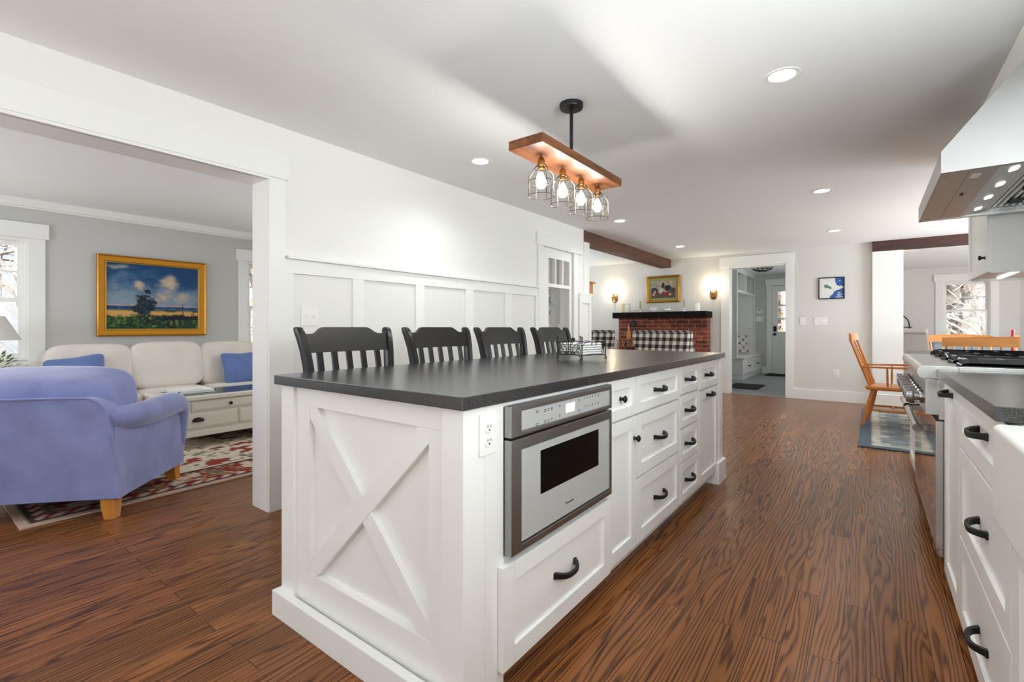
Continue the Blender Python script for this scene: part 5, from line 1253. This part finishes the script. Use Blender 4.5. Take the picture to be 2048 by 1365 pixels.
windsor('light wooden spindle chair across the dining table, left of the red candle', (.84, 7.32, 0), PI, .56, 6, False, 'wooden spindle-back chairs around the dining table', 1.015)
windsor('light wooden spindle chair across the dining table at the right edge, behind the red candle', (1.55, 7.32, 0), PI, .56, 6, False, 'wooden spindle-back chairs around the dining table', 1.015)
dt = thing('dining_table', 'wooden dining table on the grey rug, mostly hidden behind the range', 'table', (1.35, 6.65, 0))
build('top', MB().box(-.95, .95, -.45, .45, .715, .745, .006), M['cherryx'], dt)
build('apron', MB().box(-.85, .85, -.36, .36, .63, .715, .003), M['cherryx'], dt)
for sx in (-.82, .82):
    for sy in (-.33, .33): build('leg', MB().tube([(sx, sy, .70), (sx, sy, .35), (sx, sy, .0112)], [.035, .03, .02], 12), M['cherry'], dt)
t = thing('red_candle', 'tall red candle standing on the dining table at the right edge', 'candle', (1.115, 6.68, .7455))
build('holder', MB().lathe([(0, 0), (.04, 0), (.038, .01), (.014, .02), (.018, .05), (0, .05)], (0, 0, 0), 'z', 16), M['brass'], t)
build('wax', MB().lathe([(0, .05), (.0135, .05), (.0125, .325), (0, .33)], (0, 0, 0), 'z', 12), M['candler'], t)
# ---- room beyond the header beam
t = thing('upholstered_chair', 'grey linen upholstered chair with rolled back seen beyond the pilaster', 'chair', (.62, 10.1, 0), math.radians(-24))
b = MB(); rings = []
for i in range(11):
    q = i / 10; z = .42 + q * .60; y = -.20 - .11 * q * q
    rings.append(rrect(-.23, .23, y - .035, y + .035, .02, z))
build('back', b.loft(rings), M['greyfab'], t, smooth=60)
build('top_roll', MB().lathe([(0, -.235), (.035, -.233), (.042, -.228), (.042, .228), (.035, .233), (0, .235)], (0, -.335, 1.035), 'x', 20), M['greyfab'], t)
build('seat', MB().box(-.24, .24, -.22, .24, .34, .48, .03, 3), M['greyfab'], t)
for sx in (-.2, .2):
    for sy in (-.18, .2): build('leg', MB().tube([(sx, sy, .35), (sx, sy * 1.1, 0)], [.02, .015], 8), M['mantel'], t)
t = thing('bakers_rack', 'black wrought iron rack with an arched scroll top standing beyond the pilaster', 'rack', (.30, 12.2, 0))
b = MB(); 
for sx in (-.32, .32):
    for sy in (-.17, .17): b.tube([(sx, sy, 0), (sx, sy, 1.15 if sy > 0 else .9)], .011, 8)
arch = [(.32 * math.cos(a), .17, 1.15 + .25 * math.sin(a)) for a in [PI * i / 16 for i in range(17)]]
b.tube(arch, .011, 8); b.tube([(-.36, .17, 1.10), (.36, .17, 1.10)], .009, 8)
for s in (-1, 1):
    b.tube([(s * .02, .17, 1.12), (s * .03, .17, 1.22)] + spiral((s * .10, .17, 1.24), (s, 0), .07, 1.2, -1, PI, 20), .008, 6); b.tube(spiral((s * .10, .17, 1.16), (s, 0), .04, 1.1, 1, PI, 16), .007, 6)
build('frame', b, M['iron'], t)
for z in (.25, .55, .88): build('shelf', MB().box(-.33, .33, -.18, .18, z, z + .02, .002), M['iron'], t)
t = thing('wicker_basket', 'dark basket on the lower shelf of the iron rack', 'basket', (.34, 12.2, .901)); build('body', MB().lathe([(0, 0), (.12, 0), (.14, .09), (.13, .09), (.11, .01), (0, .01)], (0, 0, 0), 'z', 20), M['mantel'], t)
t = thing('sideboard', 'pale blue low sideboard under the far dining window', 'sideboard', (1.7, 12.6, 0))
build('body', MB().box(-.72, .9, -.2, .2, .06, .80, .004), M['paleblue'], t); build('top', MB().box(-.75, .93, -.23, .22, .80, .83, .004), M['paleblue'], t)
for k in range(3):
    d = build('door', MB().box(-.70 + k * .53, -.19 + k * .53, -.212, -.199, .1, .78, .003), M['paleblue'], t); build('knob', MB().lathe([(0, -.02), (.012, -.018), (.008, 0), (0, 0)], (-.24 + k * .53, -.212, .5), 'y', 12), M['iron'], d)

# ================================================================== mudroom
lk = thing('mudroom_lockers', 'white built-in mudroom lockers with cubbies, hooks and a two-drawer bench', 'lockers', (-2.6, 11.8, 0))
b = MB(); b.box(-3.148, -2.125, 10.80, 12.79, .0, .10); b.box(-3.148, -2.118, 10.79, 12.79, .10, .43, .002); build('bench', b, M['white'], lk, world=True)
build('bench_top', MB().box(-3.148, -2.09, 10.77, 12.795, .43, .462, .004), M['white'], lk, world=True)
for y0, y1 in ((10.86, 11.80), (11.84, 12.77)):
    d = build('drawer', shaker(-2.10, 1, y0, y1, .11, .415, .06), M['white'], lk, world=True); build('handle', bow_pull((-2.112, (y0 + y1) / 2, .27), out=1), M['iron'], d, world=True)
b = MB(); b.box(-3.148, -2.235, 10.795, 10.825, .462, 2.375); b.box(-3.148, -2.235, 12.765, 12.795, .462, 2.375); b.box(-3.148, -3.13, 10.825, 12.765, .462, 2.375); b.box(-2.262, -2.235, 10.825, 12.765, 2.27, 2.375); b.box(-3.13, -2.24, 10.825, 12.765, 2.35, 2.375)
b.box(-3.13, -3.118, 11.78, 11.81, .462, 1.9); b.box(-2.262, -2.230, 10.789, 10.85, .4625, 2.268); b.box(-2.262, -2.232, 12.74, 12.795, .462, 2.27)
build('carcass', b, M['white'], lk, world=True)
build('shelf', MB().box(-3.13, -2.235, 10.82, 12.77, 1.845, 1.90, .002), M['white'], lk, world=True); build('divider', MB().box(-3.13, -2.24, 11.76, 11.81, 1.90, 2.30, .002), M['white'], lk, world=True)
for y in (11.15, 11.5, 12.1, 12.45):
    b = MB(); b.box(-3.118, -3.11, y - .012, y + .012, 1.66, 1.76, .003); b.tube([(-3.11, y, 1.74), (-3.06, y, 1.75), (-3.03, y, 1.79), (-3.04, y, 1.81)], .006, 6); b.tube([(-3.11, y, 1.68), (-3.06, y, 1.66), (-3.05, y, 1.69)], .006, 6); build('hook', b, M['iron'], lk, world=True)
b = MB(); b.tube([(-2.26, 10.83, 1.74), (-2.28, 10.86, 1.73), (-2.28, 10.9, 1.77)], .008, 6); b.tube([(-2.26, 10.83, 1.68), (-2.28, 10.86, 1.66), (-2.28, 10.9, 1.69)], .008, 6); b.box(-2.30, -2.25, 10.824, 10.832, 1.66, 1.76, .002); build('hook', b, M['iron'], lk, world=True)
def hearts(u, v):
    c = (226, 222, 216); gx, gy = u * 5, v * 5; i, j = int(gx), int(gy); x, y = gx - i - .5, gy - j - .5
    if min(abs(x), abs(y)) > .0 and (abs(x) > .44 or abs(y) > .44): c = (168, 164, 160)
    if (i + j) % 2 == 0:
        X, Y = x * 3.4, y * 3.4 + .2; q = (X * X + Y * Y - .6)
        if q ** 3 - X * X * Y ** 3 < 0: c = (150, 38, 40) if (i + 2 * j) % 3 else (40, 38, 44)
    return c
pwt = thing('heart_pillow', 'white pillow with little red hearts sitting on the mudroom bench', 'pillow', (-2.50, 12.25, .463))
mt = Matrix.Translation((-2.52, 12.30, .463 + .235)) @ Matrix.Rotation(math.radians(32), 4, 'Z') @ Matrix.Rotation(math.radians(-14), 4, 'X')
# pillow: two puffed painted faces
def puffed(name, side):
    nx = 44; b = bmesh.new(); V = []
    for j in range(nx + 1):
        r = []
        for i in range(nx + 1):
            u, v = i / nx * 2 - 1, j / nx * 2 - 1; h = .085 * max(0, (1 - u ** 4) * (1 - v ** 4)) ** .5; k = 1 - .06 * (1 - abs(u * v)); r.append(b.verts.new((u * .23 * k, side * h, v * .23 * k)))
        V.append(r)
    for j in range(nx):
        for i in range(nx): b.faces.new((V[j][i], V[j][i + 1], V[j + 1][i + 1], V[j + 1][i]))
    me = bpy.data.meshes.new(name); b.to_mesh(me); b.free(); ca = me.color_attributes.new('Col', 'FLOAT_COLOR', 'POINT'); k = 0
    for j in range(nx + 1):
        for i in range(nx + 1): ca.data[k].color = srgb(*hearts(i / nx * .999, j / nx * .999)); k += 1
    me.transform(WM[pwt.name].inverted() @ mt); me.materials.append(M['print'])
    for p in me.polygons: p.use_smooth = True
    o = bpy.data.objects.new(name, me); COL.objects.link(o); o.parent = pwt; WM[o.name] = WM[pwt.name].copy()
puffed('front_cover', -1); puffed('back_cover', 1)
fl = thing('flush_ceiling_light', 'black and crystal flush dome ceiling light in the mudroom', 'ceiling light', (-1.78, 10.9, 2.38))
build('canopy', MB().lathe([(0, 0), (.16, 0), (.16, -.02), (0, -.03)], (0, 0, 0), 'z', 24), M['iron'], fl)
b = MB()
for k in range(12):
    a = 2 * PI * k / 12; b.tube([(.21 * math.cos(a), .21 * math.sin(a), -.03), (.17 * math.cos(a + .2), .17 * math.sin(a + .2), -.09), (.09 * math.cos(a + .4), .09 * math.sin(a + .4), -.125), (.02 * math.cos(a + .5), .02 * math.sin(a + .5), -.135)], .006, 5)
for r, z in ((.21, -.03), (.17, -.09), (.09, -.125)): b.tube([(r * math.cos(2 * PI * i / 24), r * math.sin(2 * PI * i / 24), z) for i in range(24)], .006, 5, closed=True)
build('cage', b, M['iron'], fl)
build('crystals', MB().lathe([(.18, -.025), (.15, -.08), (.08, -.112), (0, -.122)], (0, 0, 0), 'z', 12), M['bulbglass'], fl)
tag(build('door_mat', MB().box(-2.10, -1.60, 9.25, 10.05, .0005, .012, .003).box(-2.12, -1.58, 9.23, 10.07, .0003, .004), M['mat']), 'black mat on the mudroom tile just inside the left of the doorway', 'mat')
tag(build('door_mat', MB().box(-1.92, -1.1, 12.1, 12.68, .0005, .014, .003).box(-1.94, -1.08, 12.08, 12.7, .0003, .004), M['mat']), 'black mat on the mudroom tile in front of the outside door', 'mat')

# ================================================================== outdoors
struct('ground', MB().box(-45, -6.7, -30, 45, -.7, -.6), M['ground'])
struct('ground', MB().box(-6.7, 45, 13.5, 55, -.7, -.6), M['ground'])
struct('sun_block_slab', MB().box(.98, 2.6, -3.2, 4.9, 2.45, 2.55), M['trim'])  # unseen slab added to keep the sun out of the sink window
def tree(name, label, locp, h, r, seed, mt, group, spread=.8, nb=26, low=.12):
    rnd = random.Random(seed); t = thing(name, label, 'tree', locp, 0, group); tr = MB(); br = MB()
    tp = [Vector((rnd.uniform(-.1, .1) * i, rnd.uniform(-.1, .1) * i, h * i / 6)) for i in range(7)]
    tr.tube(tp, [r * (1 - .8 * i / 6) for i in range(7)], 10)
    build('trunk', tr, mt, t)
    def grow(p, d, L_, rr, dep):
        pts = [p]; q = p.copy(); dd = d.copy()
        for i in range(4):
            dd = (dd + Vector((rnd.uniform(-.35, .35), rnd.uniform(-.35, .35), rnd.uniform(-.25, .3)))).normalized(); q = q + dd * L_ / 4; pts.append(q.copy())
        br.tube(pts, [rr, rr * .8, rr * .65, rr * .5, rr * .3], 5 if dep else 6)
        if dep < 2:
            for k in range(5 if dep == 0 else 4):
                i = rnd.randint(1, 4); nd = (dd + Vector((rnd.uniform(-1, 1), rnd.uniform(-1, 1), rnd.uniform(-.5, .8)))).normalized(); grow(pts[i], nd, L_ * rnd.uniform(.4, .7), rr * .5, dep + 1)
    for k in range(nb):
        z = h * (low + (1 - low) * rnd.random()); i = min(5, int(z / h * 6)); p = tp[i].lerp(tp[i + 1], z / h * 6 - i); a = rnd.uniform(0, 2 * PI)
        grow(p, Vector((math.cos(a), math.sin(a), rnd.uniform(-.1, .6))).normalized(), h * .28 * spread * (1.2 - z / h), r * .28, 0)
    build('branches', br, mt, t); return t
def foliage(name, label, locp, h, w, seed, mt, group, n=900, conic=True, cat='tree'):
    rnd = random.Random(seed); t = thing(name, label, cat, locp, 0, group)
    build('trunk', MB().tube([(0, 0, 0), (0, 0, h * .9)], [w * .07, .02], 8), M['barkd'], t); b = MB()
    for k in range(n):
        q = rnd.random() ** 1.3; z = h * (.06 + .92 * q); rr = w * (1 - q if conic else (1 - abs(2 * q - 1) ** 2.5)) * rnd.random() ** .5 + .03; a = rnd.uniform(0, 2 * PI)
        c = Vector((rr * math.cos(a), rr * math.sin(a), z)); d = Vector((math.cos(a) + rnd.uniform(-.6, .6), math.sin(a) + rnd.uniform(-.6, .6), rnd.uniform(-.6, .3))).normalized(); s = rnd.uniform(.5, 1.2) * w * .085
        e = d.cross(Vector((rnd.uniform(-1, 1), rnd.uniform(-1, 1), 1))).normalized() * s * .35
        vs = [b.bm.verts.new(p) for p in (c - d * s, c + e, c + d * s, c - e)]; b.bm.faces.new(vs)
    build('foliage', b, mt, t, smooth=10); return t
g1 = 'bare trees outside the left living room window'
l1 = 'bare branching tree in the woods outside the left living room window'
for k, (x, y, h, r) in enumerate([(-9.2, .55, 6, .05), (-11.5, -.9, 9, .13), (-10.6, 1.4, 7, .06), (-14, -1.2, 9, .12), (-13, .7, 8, .09)]): tree('bare_tree', l1, (x, y, -.62), h, r, 20 + k, M['bark'] if k % 2 == 0 else M['barkd'], g1, 1.0, 30, .1)
foliage('evergreen_tree', 'dark green conifer outside the left living room window', (-17, -.4, -.62), 7.5, 2.4, 3, M['needle'], 'conifers outside the living room', 1500)
foliage('evergreen_tree', 'dark green conifer outside the left living room window', (-19, -3.2, -.62), 8.5, 2.6, 4, M['needle'], 'conifers outside the living room', 1500)
foliage('autumn_tree', 'golden-leaved tree outside the right living room window', (-12.5, 6.2, -.62), 6, 2.0, 5, M['leafy'], None, 1400, False)
tree('bare_tree', 'bare dark tree outside the right living room window', (-9.0, 4.1, -.62), 6, .06, 40, M['barkd'], None, 1.0, 30, .1)
g3 = 'bare trees outside the far dining room window'; l3 = 'bare pale-barked tree in the woods outside the far dining room window'
for k, (x, y, h, r) in enumerate([(2.35, 18.2, 9, .34), (2.0, 17.6, 5, .06), (3.3, 20.5, 8, .2), (2.6, 24.5, 9, .3), (4.2, 19.6, 5, .06), (1.9, 21.2, 7, .12)]): tree('bare_tree', l3, (x, y, -.62), h, r, 60 + k, M['bark'] if k in (0, 2, 5) else M['barkd'], g3, 1.0, 32, .05)
for k, (x, y) in enumerate([(3.6, 17.4), (2.75, 16.6), (1.9, 17.0)]): tree('bare_shrub', 'bare twiggy shrub low outside the far dining room window', (x, y, -.62), 2.4, .03, 80 + k, M['bark'], 'shrubs outside the dining room', 1.6, 30, .02)
foliage('evergreen_tree', 'green conifer outside the far dining room window', (3.9, 22, -.62), 7, 2.2, 6, M['needle'], None, 1400)
foliage('autumn_tree', 'golden-leaved tree outside the mudroom door', (-2.4, 17.5, -.62), 6, 1.9, 7, M['leafy'], None, 1400, False)
tree('bare_tree', 'bare pale tree outside the mudroom door', (-2.0, 15.6, -.62), 6, .08, 90, M['bark'], None, 1.0, 30, .05)
